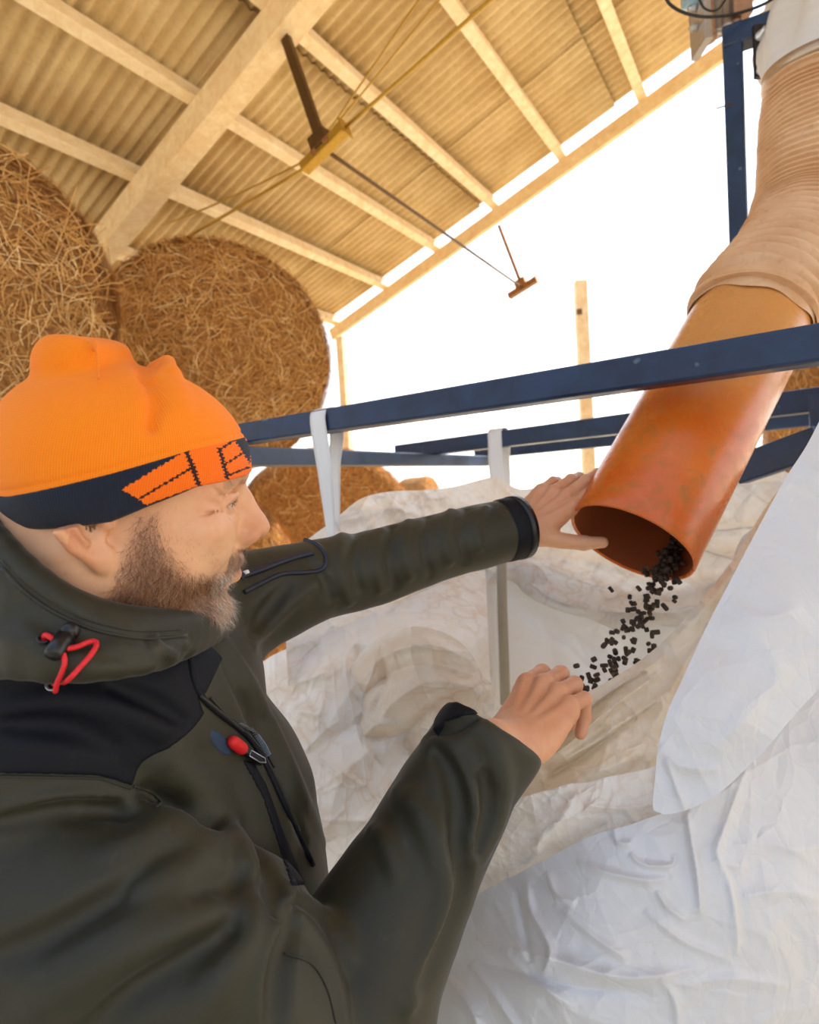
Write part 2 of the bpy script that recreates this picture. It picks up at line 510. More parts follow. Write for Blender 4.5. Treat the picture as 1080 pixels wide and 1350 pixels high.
rod('tie_cable', b1-SX*.18, RP(2.66, -4.4, -.02), .010, MY, 'ochre steel tie cable dropping from the bracket towards the bales', 'cable', .02)
rod('tie_cable', b1+SX*.18, RP(2.66, 1.6, -.95), .010, MY, 'ochre steel tie cable rising from the bracket to the upper right', 'cable', .02)
rod('tie_cable', b1-SX*.10+NX*.02, RP(2.60, -3.0, -.30), .006, MY, 'thinner ochre cable below the main one near the bales', 'cable', .02)
rod('tie_cable', b2-SX*.17, RP(5.86, -4.2, -.02), .004, m_plain('pale_wire', srgb(222, 222, 222), .5), 'faint grey wire sagging left from the gable bracket', 'wire', .05)
rod('brace_wire', b1+NX*.05, roof_hit(556, -6, .2), .006, MY, 'thin ochre brace wire rising from the bracket to the purlins', 'wire')
rod('brace_wire', b1+NX*.05+SX*.05, roof_hit(584, -6, .2), .006, MY, 'thin ochre brace wire fanning up right of its twin', 'wire')

# ------------------------------------------------------------------ round straw bales
t = NT('straw'); v = t.coord()
oi = t.n('ShaderNodeNewGeometry')
n1 = t.noise(v, 5, 4); n2 = t.noise(v, 60, 4)
c = t.ramp(oi.outputs['Random Per Island'], [(0, srgb(150, 98, 44)), (.4, srgb(204, 148, 76)), (.8, srgb(230, 182, 108)), (1, srgb(250, 226, 176))])
c = t.mix(t.ramp(n1, [(.35, 0), (.7, .5)]), c, srgb(150, 96, 40))
MS = t.pbr(c, .75)
t = NT('straw_core'); v = t.coord(); n2 = t.noise(v, 26, 6, .7, 1.2)
c = t.ramp(n2, [(.3, srgb(92, 56, 22)), (.5, srgb(160, 106, 50)), (.75, srgb(204, 152, 84))])
MSC = t.pbr(c, .9, t.bump(n2, 1.0, .03))
def bale(c, axis, R, L, label, n, seed, group='round straw bales'):
    g = np.random.default_rng(seed)
    c = np.asarray(c, float); a = np.asarray(axis, float); a /= np.linalg.norm(a)
    u = np.cross(a, ZZ); u /= np.linalg.norm(u); v = np.cross(a, u)
    root = empty('straw_bale', (c[0], c[1], c[2]-R)); tag(root, label, 'straw bale', group)
    nt, prof = 72, []
    re = .14
    for k in range(6): prof.append((-L/2+.02*k/5*0, (R-re)*k/5+.001))
    for k in range(1, 7): an = k/6*math.pi/2; prof.append((-L/2+re*(1-math.cos(an)), R-re+re*math.sin(an)))
    for k in range(1, 9): prof.append((-L/2+re+(L-2*re)*k/9, R))
    for k in range(0, 7): an = k/6*math.pi/2; prof.append((L/2-re+re*math.sin(an), R-re+re*math.cos(an)))
    for k in range(4, -1, -1): prof.append((L/2, (R-re)*k/5+.001))
    th = np.arange(nt)*2*math.pi/nt
    V = np.array([c+a*x+r*(u*math.cos(q)+v*math.sin(q)) for (x, r) in prof for q in th])
    Nn = V-c; Nn /= np.linalg.norm(Nn, axis=1, keepdims=True)
    V = V+Nn*(fbm(V, 5, 3, seed)*.035)[:, None]
    m = len(prof)
    Fq = np.array([(i*nt+k, i*nt+(k+1) % nt, (i+1)*nt+(k+1) % nt, (i+1)*nt+k) for i in range(m-1) for k in range(nt)])
    mesh_np('bale_core', V, Fq, MSC, root)
    # loose straws lying on the surface
    q = g.uniform(0, 2*math.pi, n); brl = (g.random(n) < L*2/(L*2+R))[:, None]
    rad = np.cos(q)[:, None]*u+np.sin(q)[:, None]*v; tg = -np.sin(q)[:, None]*u+np.cos(q)[:, None]*v
    x = g.uniform(-L/2, L/2, n); er = np.maximum(0, np.abs(x)-(L/2-re)); r1 = R-re+np.sqrt(np.maximum(re*re-er*er, 0))
    sgn = np.where(g.random(n) < .7, -1, 1)[:, None]; r2 = np.sqrt(g.random(n))*(R-.04)
    p = np.where(brl, c+a*x[:, None]+rad*r1[:, None], c+a*sgn*L/2+rad*r2[:, None])
    nrm = np.where(brl, rad, a*sgn)
    N_ = lambda s0: g.normal(0, s0, n)[:, None]
    d = np.where(brl, tg*(1+N_(.3))+a*N_(.5), tg*(.6+N_(.7))+rad*N_(.7)); d /= np.linalg.norm(d, axis=1, keepdims=True)
    ln = g.uniform(.06, .24, n)[:, None]; wd = g.uniform(.0018, .0046, n)[:, None]; sd = np.cross(d, nrm)
    bend = N_(.16)*ln; lift = np.abs(.010+N_(.016))+.006
    rows = []
    for s in (-1, -.33, .33, 1):
        o = p+d*(ln/2*s)+sd*bend*(1-s*s)+nrm*(lift*(.35+.65*(s+1)/2)+N_(.004))-nrm*np.where(brl, ln*ln*s*s/8/R*.9, 0)
        rows += [o-sd*wd/2+nrm*wd*.3, o+sd*wd/2+nrm*wd*.3]
    SV = np.stack(rows, 1).reshape(-1, 3); b0 = np.arange(n)[:, None, None]*8
    SF = (b0+np.array([[0, 1, 3, 2], [2, 3, 5, 4], [4, 5, 7, 6]])[None]).reshape(-1, 4)
    o = mesh_np('loose_straw', SV, SF, MS, root); o['kind'] = 'stuff'
    return root
bale(W(-64, 425, 2.80), (.50, -.86, .0), .72, 1.1, 'upper straw bale at the photo left edge, behind the orange hat', 24000, 11)
bale(W(283, 486, 4.55), (.38, -.92, 0), .83, 1.1, 'large upper straw bale in the middle of the stack, behind the hat', 30000, 12)
cb = W(245, 760, 4.6); bale((cb[0], cb[1], .86), (.38, -.92, 0), .86, 1.1, 'lower straw bale in shade, between the man\'s nose and the strap', 16000, 13)
cb = W(-220, 780, 3.2); bale((cb[0], cb[1], .80), (.5, -.86, 0), .80, 1.1, 'lower straw bale under the left upper one, hidden behind the man', 2500, 14)
cb = W(424, 690, 6.7); bale((cb[0], cb[1], 1.04), (.30, -.95, 0), 1.04, 1.2, 'sunlit straw bale on the ground behind the left strap', 14000, 15)
cb = W(553, 680, 16); bale((cb[0], cb[1], 1.36), (.75, -.66, 0), .46, 1.0, 'small distant straw bale just right of the sunlit one', 1500, 16)
for k, nm in ((-1, 'left'), (1, 'right')):
    c2 = (cb[0]+k*.5*.66, cb[1]+k*.5*.75, .5); bale(c2, (.75, -.66, 0), .46, 1.0, 'distant straw bale under the small one, on its '+nm+', behind the bag', 300, 18+k)
cb = W(1096, 545, 5.5); bale((cb[0], cb[1], 2.02), (.85, -.5, 0), .80, 1.1, 'straw bale glimpsed between the pipe and the right bag flap', 6000, 17)
c2 = (cb[0]+.66, cb[1]+1.12, .8); bale(c2, (.85, -.5, 0), .80, 1.1, 'lower straw bale beyond the right frame edge', 800, 21)
# ------------------------------------------------------------------ blue steel bag filling frame
t = NT('blue_steel'); v = t.coord()
n1 = t.noise(v, 14, 6, .6, .5); n2 = t.noise(v, 90, 3); n3 = t.noise(v, 33, 2, .4)
c = t.mix(t.ramp(n1, [(.4, 0), (.72, 1)]), srgb(20, 40, 70), srgb(32, 58, 96))
c = t.mix(t.ramp(n3, [(.74, 0), (.78, .5)]), c, srgb(110, 130, 155))
MB1 = t.pbr(c, t.ramp(n1, [(.3, .28), (.8, .5)]), t.bump(n2, .06, .001))
FZ = 1.7516
def atz(x, y, z):
    q = FWD+RGT*((x-540)/F_PX)-UPV*((y-675)/F_PX); return CAM+q*((z-1.6)/q[2])
fr = empty('steel_frame', (.55, 1.4, 0)); tag(fr, 'dark blue square-tube steel frame standing over the white bulk bag', 'steel frame')
def rail(name, p, q, w, h, label=None, mat=None):
    m = MB(); vert = abs((np.asarray(q)-np.asarray(p))[2]) > .9*np.linalg.norm(np.asarray(q)-np.asarray(p)); m.beam(p, q, w, h, fd if vert else (0, 0, 1), .005); o = m.build(name, mat or MB1, fr)
    if label: o['label'] = label
    return o
PF = np.array([.5524, .7480, FZ]); fd = np.array([.822, -.569, 0]); fd /= np.linalg.norm(fd)
rail('front_rail', PF+fd*.45, PF-fd*1.42, .05, .05)
r1 = atz(527, 593, FZ+.01); r2 = atz(1080, 526, FZ); rdir = (r2-r1)/np.linalg.norm(r2-r1); r1[2] = r2[2]
rail('rear_rail', r1, r2+rdir*.4, .06, .06)
q1 = atz(630, 599, FZ); q2 = atz(1080, 551, FZ)
rail('rear_rail', q1, q2+(q2-q1)*.15, .06, .055)
s1 = W(322, 599, 1.44); s2 = W(640, 610, 2.85); s1[2] = s2[2] = FZ-.052
rail('side_rail', s1-(s2-s1)*.10, s2, .05, .05)
pb = W(978, 60, 1.66)
pt = W(1078, 400, 1.58)
gd = fd
# gantry posts and top beam
top = W(966, 52, 1.66)
rail('post', (top[0], top[1], 0), (top[0], top[1], top[2]+.03), .05, .05)
tb = W(1120, -2, 1.54)
d = np.array([tb[0]-top[0], tb[1]-top[1], 0]); d /= np.linalg.norm(d)
rail('gantry_beam', top-d*.025, top+d*.95, .055, .06)
p2 = top+d*.36
p3 = W(1083, 500, 1.30); rail('post', (p3[0], p3[1], 0), (p3[0], p3[1], FZ), .05, .05)
b1_ = W(975, 620, 1.30); b2_ = W(1085, 581, 1.16); rail('brace_bar', b1_, b2_, .05, .065)
# bracket plate with two bolts on the post
ps = top+d*.048; m = MB(); m.beam(ps+ZZ*(-.15)-FWD*.03, ps+ZZ*(-.005)-FWD*.03, .028, .012, FWD, .002)
plate = m.build('mounting_plate', m_plain('dark_steel', srgb(58, 52, 52), .5, .6), fr)
MCH = m_plain('zinc_bolt', srgb(205, 210, 216), .3, .9)
for dz in (-.04, -.135):
    m = MB(); m.disc_lathe(ps+ZZ*dz-FWD*.03, -FWD, [(0, 0), (0, .014), (.014, .014), (.014, .009), (.034, .009), (.034, 0)], 12)
    m.build('bolt', MCH, plate, True)
# thin wire end sticking out of the post
m = MB(); wp = W(966, 137, 1.64); m.tube([wp, W(955, 140, 1.64), W(945, 143, 1.64)], .002, 6); m.build('wire_end', MDK, fr)

# ------------------------------------------------------------------ actuator above the frame
act = empty('pneumatic_actuator', W(955, 60, 1.75)); tag(act, 'grey metal actuator with clamp bolts on the gantry corner, top right', 'actuator')
MAL = m_plain('grey_alloy', srgb(176, 172, 172), .35, .7, 50, .2); MRS = m_plain('rust_stained_alloy', srgb(168, 134, 112), .5, .5, 40, .3)
MBL = m_plain('pale_blue_housing', srgb(150, 185, 205), .4, .2)
ac = W(938, 30, 1.75); ad = UPV-RGT*.06; ad /= np.linalg.norm(ad); asd = RGT*.98+UPV*.10
m = MB(); m.box(ac+ad*.05-asd*.035, ad*.13, asd*.012, FWD*.045, .003); m.build('flange', MAL, act)
for i, (o, r, mt) in enumerate(((-.012, .040, MRS), (.018, .030, MAL), (.045, .036, MAL), (.075, .028, MRS))):
    m = MB(); m.disc_lathe(ac+asd*o-ad*(.018-.004*i), ad, [(-.035+.008*i, 0), (-.035+.008*i, r*.6), (-.02+.008*i, r*.62), (-.015, r*.55), (.08, r*.55), (.08, 0)], 16)
    m.build('cylinder_tube', mt, act, True)
m = MB(); m.disc_lathe(ac+ad*.085-asd*.02, asd, [(-.06, 0), (-.06, .024), (-.055, .030), (.03, .030), (.035, .026), (.035, 0)], 20); m.build('motor_housing', MBL, act, True)
for o in (-.01, .05):
    m = MB(); m.disc_lathe(ac-asd*.05+ad*o, -asd, [(0, 0), (0, .012), (.012, .012), (.012, .007), (.02, .007), (.02, 0)], 6); m.build('bolt', MCH, act)
m = MB(); m.box(ac+asd*.085+ad*.03, ad*.03, asd*.03, FWD*.03, .004); m.build('mounting_block', MRS, act)
cb_ = [W(874, -14, 1.6), W(882, 4, 1.6), W(900, 16, 1.6), W(925, 22, 1.6), W(955, 21, 1.6), W(985, 14, 1.6), W(1010, 4, 1.6), W(1030, -10, 1.6)]
m = MB(); m.tube(spline(cb_, 40), .0042, 10); tag(m.build('cable', m_plain('black_rubber', srgb(24, 22, 24), .5), smooth=True), 'black cable looping in front of the actuator at the top', 'cable')
cb_ = [W(918, -12, 1.64), W(928, 10, 1.64), W(944, 14, 1.64), W(955, 2, 1.64), W(962, -12, 1.64)]
m = MB(); m.tube(spline(cb_, 24), .003, 8); tag(m.build('cable', bpy.data.materials['black_rubber'], smooth=True), 'short thin black cable inside the larger cable loop, top right', 'cable')

# ------------------------------------------------------------------ orange pipe, flexible hose, fabric sleeve
rimc = W(830, 717, .885); pipe_top = W(1004, 394, 1.05); pax = (pipe_top-rimc)/np.linalg.norm(pipe_top-rimc)
RP_O = .100
t = NT('orange_pvc'); v = t.coord(); n1 = t.noise(v, 7, 5, .6, .8); n2 = t.noise(v, 22, 6, .7, 1.5); n3 = t.noise(v, 120, 3)
c = t.mix(t.ramp(n1, [(.35, 0), (.7, 1)]), srgb(200, 88, 18), srgb(214, 112, 34))
c = t.mix(t.ramp(n2, [(.50, 0), (.68, .62)]), c, srgb(146, 104, 38))
c = t.mix(t.ramp(n3, [(.6, 0), (.8, .3)]), c, srgb(216, 160, 104))
dp = t.n('ShaderNodeVectorMath', operation='DOT_PRODUCT'); t.l(v, dp.inputs[0]); dp.inputs[1].default_value = [float(q) for q in pax]
nz = t.n('ShaderNodeMath', operation='MULTIPLY_ADD'); t.l(n1, nz.inputs[0]); nz.inputs[1].default_value = .22; t.l(dp.outputs['Value'], nz.inputs[2])
c = t.mix(t.ramp(nz.outputs[0], [(.30, 0), (.46, .75)]), c, srgb(204, 150, 88))
MPO = t.pbr(c, t.ramp(n2, [(.3, .16), (.7, .42)]), t.bump(n2, .14, .0015))
t = NT('pipe_inside'); v = t.coord(); n1 = t.noise(v, 14, 5)
MPI = t.pbr(t.mix(n1, srgb(150, 72, 26), srgb(120, 58, 24)), .7)
pr = empty('discharge_pipe', rimc); tag(pr, 'scuffed orange plastic pipe with open mouth pouring dark pellets', 'pipe')
L = float(np.linalg.norm(pipe_top-rimc))
m = MB(); m.disc_lathe(rimc, pax, [(.003, RP_O-.0055), (.0, RP_O-.003), (0, RP_O-.001), (.002, RP_O)]+[(L*k/24, RP_O) for k in range(1, 25)], 72)
m.build('pipe_shell', MPO, pr, True)
m = MB(); m.disc_lathe(rimc, pax, [(.003, RP_O-.0055)]+[(L*k/16, RP_O-.006) for k in range(1, 17)], 64); m.build('bore', MPI, pr, True)

hs = empty('flexible_hose', pipe_top); tag(hs, 'tan ribbed flexible hose leading down to the orange pipe', 'hose')
hp = [pipe_top-pax*.07, pipe_top-pax*.02, W(1042, 345, 1.10), W(1068, 290, 1.14), W(1080, 210, 1.15), W(1086, 140, 1.15), W(1090, 92, 1.14)]
hpts = spline(hp, 420)
seg = np.concatenate([[0], np.cumsum(np.linalg.norm(np.diff(hpts, axis=0), axis=1))])
pitch = .0175
hr = .108+.0042*np.sin(2*np.pi*seg/pitch)-.004*np.clip(1-seg/.03, 0, 1)
t = NT('ribbed_hose'); v = t.coord(); n1 = t.noise(v, 8, 4); n2 = t.noise(v, 60, 4)
c = t.mix(t.ramp(n1, [(.35, 0), (.7, 1)]), srgb(206, 158, 116), srgb(226, 190, 152))
c = t.mix(t.ramp(n2, [(.55, 0), (.8, .35)]), c, srgb(150, 100, 60))
MH = t.pbr(c, .35, t.bump(n2, .08, .001), Coat_Weight=.2)
# twist the ring profile so the rib runs as a helix
m = MB(); m.tube(hpts, list(hr), 64, cap=False); V = np.array(m.V); nn = 64
ctr = np.repeat(hpts, nn, 0); ang = np.tile(np.arange(nn)/nn, len(hpts)); rad = V-ctr; ln = np.linalg.norm(rad, axis=1)
ph_ = np.cumsum(np.r_[0, np.diff(seg)/np.interp(seg[1:], [0, .12, .26, .5], [.027, .027, .018, .0125])])
ss = np.repeat(seg, nn); ps = np.repeat(ph_, nn)
newr = .108+np.interp(ss, [0, .2, .5], [.0075, .0060, .0036])*np.sin(2*np.pi*(ps+ang))-.004*np.clip(1-ss/.03, 0, 1)
sag = .004*vnoise(V, 22, 3)
V = ctr+rad/ln[:, None]*(newr+sag)[:, None]
mesh_np('ribbed_tube', V, np.array(m.F), MH, hs)
# torn cuff of the hose over the pipe
cv = []; na = 72
uu = np.cross(pax, ZZ); uu /= np.linalg.norm(uu); vv = np.cross(pax, uu)
for j in range(4):
    for k in range(na):
        a = 2*math.pi*k/na
        rag = .006*math.sin(3*a+1)+.004*math.sin(7*a)
        s_ = -.085+.016*j+(rag if j == 0 else 0)
        cv.append(pipe_top+pax*s_+(uu*math.cos(a)+vv*math.sin(a))*(RP_O+.0025+.0016*math.sin(5*a+j)+.001*j))
cf = np.array([(j*na+k, j*na+(k+1) % na, (j+1)*na+(k+1) % na, (j+1)*na+k) for j in range(3) for k in range(na)])
mesh_np('hose_cuff', np.array(cv), cf, MH, hs)
# scraps of clear plastic on the cuff
t = NT('clear_scrap'); MSCR = t.pbr(srgb(196, 190, 186), .3, None, Alpha=.75)
for (x, y, sz) in ((926, 425, 1), (940, 404, .8)):
    p0 = W(x+8, y, .995)
    gv = []
    for j in range(5):
        for i in range(4):
            gv.append(p0-RGT*(.018*sz*(i/3))*(1-.2*j)+UPV*(.024*sz*(j/4-.5))*(1-.25*i)+FWD*(.006*math.sin(i*2+j)))
    gf = np.array([(j*4+i, j*4+i+1, (j+1)*4+i+1, (j+1)*4+i) for j in range(4) for i in range(3)])
    o = mesh_np('torn_scrap', np.array(gv), gf, MSCR, hs); o['label'] = 'torn translucent scrap on hose end'
# clamp band and fabric sleeve above the hose
htop = hpts[-1]; hax = (hpts[-1]-hpts[-8]); hax /= np.linalg.norm(hax)
m = MB(); m.disc_lathe(htop, hax, [(-.012, .108), (-.012, .1135), (.010, .1135), (.010, .108)], 64)
m.build('clamp_band', m_plain('clamp_steel', srgb(190, 170, 150), .35, .7), hs, True)
u1 = np.cross(hax, FWD); u1 /= np.linalg.norm(u1); v1 = np.cross(u1, hax)
cb2 = htop-u1*0+hax*0
kk = htop+(-RGT*.62-FWD*.78)/1.0*.114*1.0
kk = htop+hax*-.002+(-RGT*.55-FWD*.83)*.1125
m = MB(); m.box(kk, hax*.014, np.cross(hax, (RGT*.55+FWD*.83))*.016, (RGT*.55+FWD*.83)*.006, .002); m.build('clamp_screw_housing', m_plain('blue_steel_clip', srgb(112, 138, 158), .4, .6), hs)
sl = empty('fabric_sleeve', htop+hax*.05); tag(sl, 'pale grey cloth sleeve gathered onto the hose under the gantry beam', 'sleeve')
sv = []; na = 120; nr = 40
sA, sB = htop+hax*.006, W(1110, 28, 2.0); sax = (sB-sA)/np.linalg.norm(sB-sA)
for j in range(nr):
    tt = j/(nr-1); ax_ = hax*(1-tt)+sax*tt; ax_ /= np.linalg.norm(ax_)
    ua = np.cross(ax_, FWD); ua /= np.linalg.norm(ua); va = np.cross(ua, ax_)
    for k in range(na):
        a = 2*math.pi*k/na
        r = .1085+.155*tt+(.012*math.sin(5*a+2*tt)+.009*math.sin(11*a+1.3+3*tt))*min(1, tt*3)
        sv.append(sA+(sB-sA)*tt+(ua*math.cos(a)+va*math.sin(a))*r)
sf = np.array([(j*na+k, j*na+(k+1) % na, (j+1)*na+(k+1) % na, (j+1)*na+k) for j in range(nr-1) for k in range(na)])
t = NT('pale_cloth'); v = t.coord(); n1 = t.noise(v, 12, 4); n2 = t.noise(v, 300, 2)
MCL = t.pbr(t.mix(n1, srgb(206, 210, 214), srgb(228, 228, 226)), .75, t.bump(n2, .1, .001))
mesh_np('cloth', np.array(sv), sf, MCL, sl)
# ------------------------------------------------------------------ white bulk bag
def rbf(pts):
    """thin-plate depth surface through (x, y, depth) samples"""
    p = np.asarray(pts, float); X = p[:, :2]/300.; n = len(p)
    r = np.linalg.norm(X[:, None]-X[None], axis=2); K = np.where(r > 0, r*r*np.log(r+1e-12), 0)+np.eye(n)*1e-3
    A = np.block([[K, np.c_[np.ones(n), X]], [np.c_[np.ones(n), X].T, np.zeros((3, 3))]])
    wv = np.linalg.solve(A, np.r_[p[:, 2], 0, 0, 0])
    def f(x, y):
        q = np.stack([x, y], -1)/300.; sh = q.shape[:-1]; q = q.reshape(-1, 2)
        r = np.linalg.norm(q[:, None]-X[None], axis=2); k = np.where(r > 0, r*r*np.log(r+1e-12), 0)
        return (k@wv[:n]+wv[n]+q@wv[n+1:]).reshape(sh)
    return f

def cells(u, v, s, seed, aniso=1.0, ang=0.0):
    """distance to the nearest and second nearest of a jittered set of points"""
    c, si = math.cos(ang), math.sin(ang)
    a, b = (u*c+v*si)/s, (v*c-u*si)/(s*aniso)
    I, J = np.floor(a).astype(np.int64), np.floor(b).astype(np.int64)
    f1 = np.full(a.shape, 9.0); f2 = f1.copy()
    for di in (-1, 0, 1):
        for dj in (-1, 0, 1):
            ii, jj = I+di, J+dj; z = np.zeros_like(ii)
            d = np.hypot(a-ii-_hash3(ii, jj, z, seed), b-jj-_hash3(ii, jj, z, seed+5))
            f2 = np.where(d < f1, f1, np.minimum(f2, d)); f1 = np.minimum(f1, d)
    return f1, f2
def crumple(u, v, s, seed, crisp=.26):
    P = np.stack([u, v, np.full_like(u, seed*.37)], -1)
    wu = u+s*.35*vnoise(P, .8/s, seed); wv = v+s*.35*vnoise(P, .8/s, seed+3)
    r = 0
    for i, (k, w_, an) in enumerate(((1, 1, 1.9), (.52, .5, 1.5), (.27, .24, 1.3))):
        f1, f2 = cells(wu, wv, s*k, seed+11*i, an, .7+1.9*i+seed*.3)
        r = r+w_*(f1-.45)+w_*crisp*np.exp(-(f2-f1)/.07)
    return r

def m_bag(name, base, stain, amt, trans=.17, tcol=(.96, .92, .84), ruf=.42):
    t = NT(name); v = t.coord()
    n1 = t.noise(v, 7, 5, .6, 1.2); n2 = t.noise(v, 28, 5, .65, .8); n3 = t.noise(v, 3, 3)
    c = t.mix(t.ramp(n1, [(.50-.18*amt, 0), (.78-.12*amt, amt)]), base, stain)
    c = t.mix(t.ramp(n2, [(.62, 0), (.85, .22*amt)]), c, srgb(186, 152, 110))
    vo = t.n('ShaderNodeTexVoronoi', feature='DISTANCE_TO_EDGE'); vo.inputs['Scale'].default_value = 26
    nv = t.n('ShaderNodeTexNoise'); nv.inputs['Scale'].default_value = 14; t.l(v, nv.inputs['Vector'])
    mx = t.mix(.06, v, nv.outputs['Color']); t.l(mx, vo.inputs['Vector'])
    vo2 = t.n('ShaderNodeTexVoronoi', feature='DISTANCE_TO_EDGE'); vo2.inputs['Scale'].default_value = 60; t.l(mx, vo2.inputs['Vector'])
    cr = t.ramp(vo.outputs['Distance'], [(0, 0), (.08, .8), (.3, 1)]); cr2 = t.ramp(vo2.outputs['Distance'], [(0, 0), (.10, .8), (.3, 1)])
    if amt > .3:
        vc = t.n('ShaderNodeTexVoronoi', feature='DISTANCE_TO_EDGE'); vc.inputs['Scale'].default_value = 13; mx2 = t.mix(.16, v, nv.outputs['Color']); t.l(mx2, vc.inputs['Vector'])
        ln_ = t.ramp(vc.outputs['Distance'], [(0, 1), (.05, .35), (.14, 0)]); pat = t.ramp(n3, [(.42, 0), (.6, 1)])
        lm = t.mix(1.0, ln_, pat, 'MULTIPLY'); sc_m = t.n('ShaderNodeMath', operation='MULTIPLY'); t.l(lm, sc_m.inputs[0]); sc_m.inputs[1].default_value = .75*amt
        c = t.mix(sc_m.outputs[0], c, srgb(190, 148, 98))
    weave = t.n('ShaderNodeTexWave', wave_type='BANDS', bands_direction='DIAGONAL'); weave.inputs['Scale'].default_value = 190; t.l(v, weave.inputs['Vector'])
    nb = t.bump(weave.outputs['Fac'], .06, .0006); nb = t.bump(cr2, .10, .0016, nb); nb = t.bump(cr, .16, .003, nb); nb = t.bump(n2, .25, .003, nb)
    if amt > .3:
        vf = t.n('ShaderNodeTexVoronoi', feature='F1'); vf.inputs['Scale'].default_value = 17; t.l(mx2, vf.inputs['Vector'])
        nb = t.bump(vf.outputs['Distance'], .26, .020, nb)
    b = t.n('ShaderNodeBsdfPrincipled'); t.l(c, b.inputs['Base Color']); b.inputs['Roughness'].default_value = ruf; t.l(nb, b.inputs['Normal'])
    tr = t.n('ShaderNodeBsdfTranslucent'); tm = t.mix(1.0, c, tcol, 'MULTIPLY'); t.l(tm, tr.inputs['Color']); t.l(nb, tr.inputs['Normal'])
    ms = t.n('ShaderNodeMixShader'); ms.inputs[0].default_value = trans
    t.l(b.outputs[0], ms.inputs[1]); t.l(tr.outputs[0], ms.inputs[2]); t.l(ms.outputs[0], t.out.inputs[0])
    return t.m
MBW = m_bag('white_woven', srgb(214, 218, 226), srgb(210, 206, 198), .2)
MBC = m_bag('stained_woven', srgb(232, 226, 216), srgb(214, 188, 150), .55, trans=.28)
MBF = m_bag('peach_stained_woven', srgb(240, 234, 226), srgb(228, 204, 174), .55, trans=.30)
MBM = m_bag('soiled_white_woven', srgb(232, 233, 236), srgb(218, 200, 172), .40, trans=.25)

bag = empty('bulk_bag', (.25, .95, 0)); tag(bag, 'open white woven bulk bag hanging by straps, its rim crumpled around the pipe', 'bulk bag')
def sheet(name, ea, eb, dep, mat, nu, nv, cs=.05, ca=.006, seed=1, folds=(), crisp=.26, parent=None, label=None, mid=None, edge=0.0):
    """a piece of the bag cloth between two edges given in the photo, at sampled depths, then crumpled and creased"""
    A, B = spline(ea, nu), spline(eb, nu)
    vv = np.linspace(0, 1, nv)[:, None, None]
    G = A[None]*(1-vv)+B[None]*vv
    if mid is not None:
        Mx = spline(mid, nu)[None]-(A[None]+B[None])/2; G = G+Mx*4*vv*(1-vv)
    x, y = G[..., 0], G[..., 1]
    if edge:
        e = np.exp(-vv[..., 0]/.03)+0*x; y = y+edge*e*vnoise(np.stack([x, y*0, x*0], -1), .04, seed)
    d = rbf(dep)(x, y)
    s = d/F_PX; u, w_ = (x-540)*s, (y-675)*s
    d = d-ca*crumple(u, w_, cs, seed, crisp)
    for f in folds:
        pth, h, wd = f[0], f[1], f[2]; asym = f[3] if len(f) > 3 else 0
        p = spline(pth, max(8, 4*len(pth))); best = np.full(x.shape, 1e9); sgn = np.zeros(x.shape); tt = np.zeros(x.shape)
        for i in range(len(p)-1):
            ax, ay = p[i]; ex, ey = p[i+1]-p[i]; t_ = np.clip(((x-ax)*ex+(y-ay)*ey)/(ex*ex+ey*ey+1e-9), 0, 1)
            dx, dy = x-ax-t_*ex, y-ay-t_*ey; q = np.hypot(dx, dy); m = q < best
            best = np.where(m, q, best); sgn = np.where(m, np.sign(ex*dy-ey*dx), sgn); tt = np.where(m, (i+t_)/(len(p)-1), tt)
        wl = wd*np.where(sgn > 0, 1+asym, 1-asym); tap = np.clip(np.sin(tt*math.pi), 0, 1)**.5
        d = d-h*tap*np.exp(-(best/wl)**1.5)
    P = WA(x, y, d)
    i = np.arange(nv-1)[:, None]*nu+np.arange(nu-1)[None]
    Fq = np.stack([i, i+nu, i+nu+1, i+1], -1).reshape(-1, 4)
    o = mesh_np(name, P.reshape(-1, 3), Fq, mat, parent or bag)
    if label: o['label'] = label
    return o

R_ = np.random.default_rng(5)
# far side of the opening: inner wall, rolled rim, skirt standing up behind
sheet('inner_wall', [(560, 735), (620, 738), (660, 742), (700, 752), (760, 778), (830, 790), (900, 790), (960, 765), (1030, 700)],
      [(560, 1120), (620, 1120), (660, 1120), (720, 1120), (780, 1120), (850, 1120), (920, 1100), (980, 1060), (1060, 1000)],
      [(560, 740, 1.30), (650, 745, 1.62), (760, 785, 1.62), (900, 790, 1.50), (1030, 700, 1.38), (560, 1120, 1.25), (650, 930, 1.50), (780, 930, 1.50), (920, 1000, 1.38), (1060, 1000, 1.2), (760, 1120, 1.40)],
      MBW, 220, 150, .16, .012, 3,
      [([(648, 745), (652, 830), (655, 930)], -.02, 7), ([(662, 745), (664, 830), (666, 935)], .02, 6), ([(700, 760), (740, 800), (790, 820)], .02, 14), ([(700, 780), (725, 850), (740, 920)], .012, 16), ([(880, 800), (840, 830), (800, 845)], .014, 12)],
      label='white inner wall of the bag')
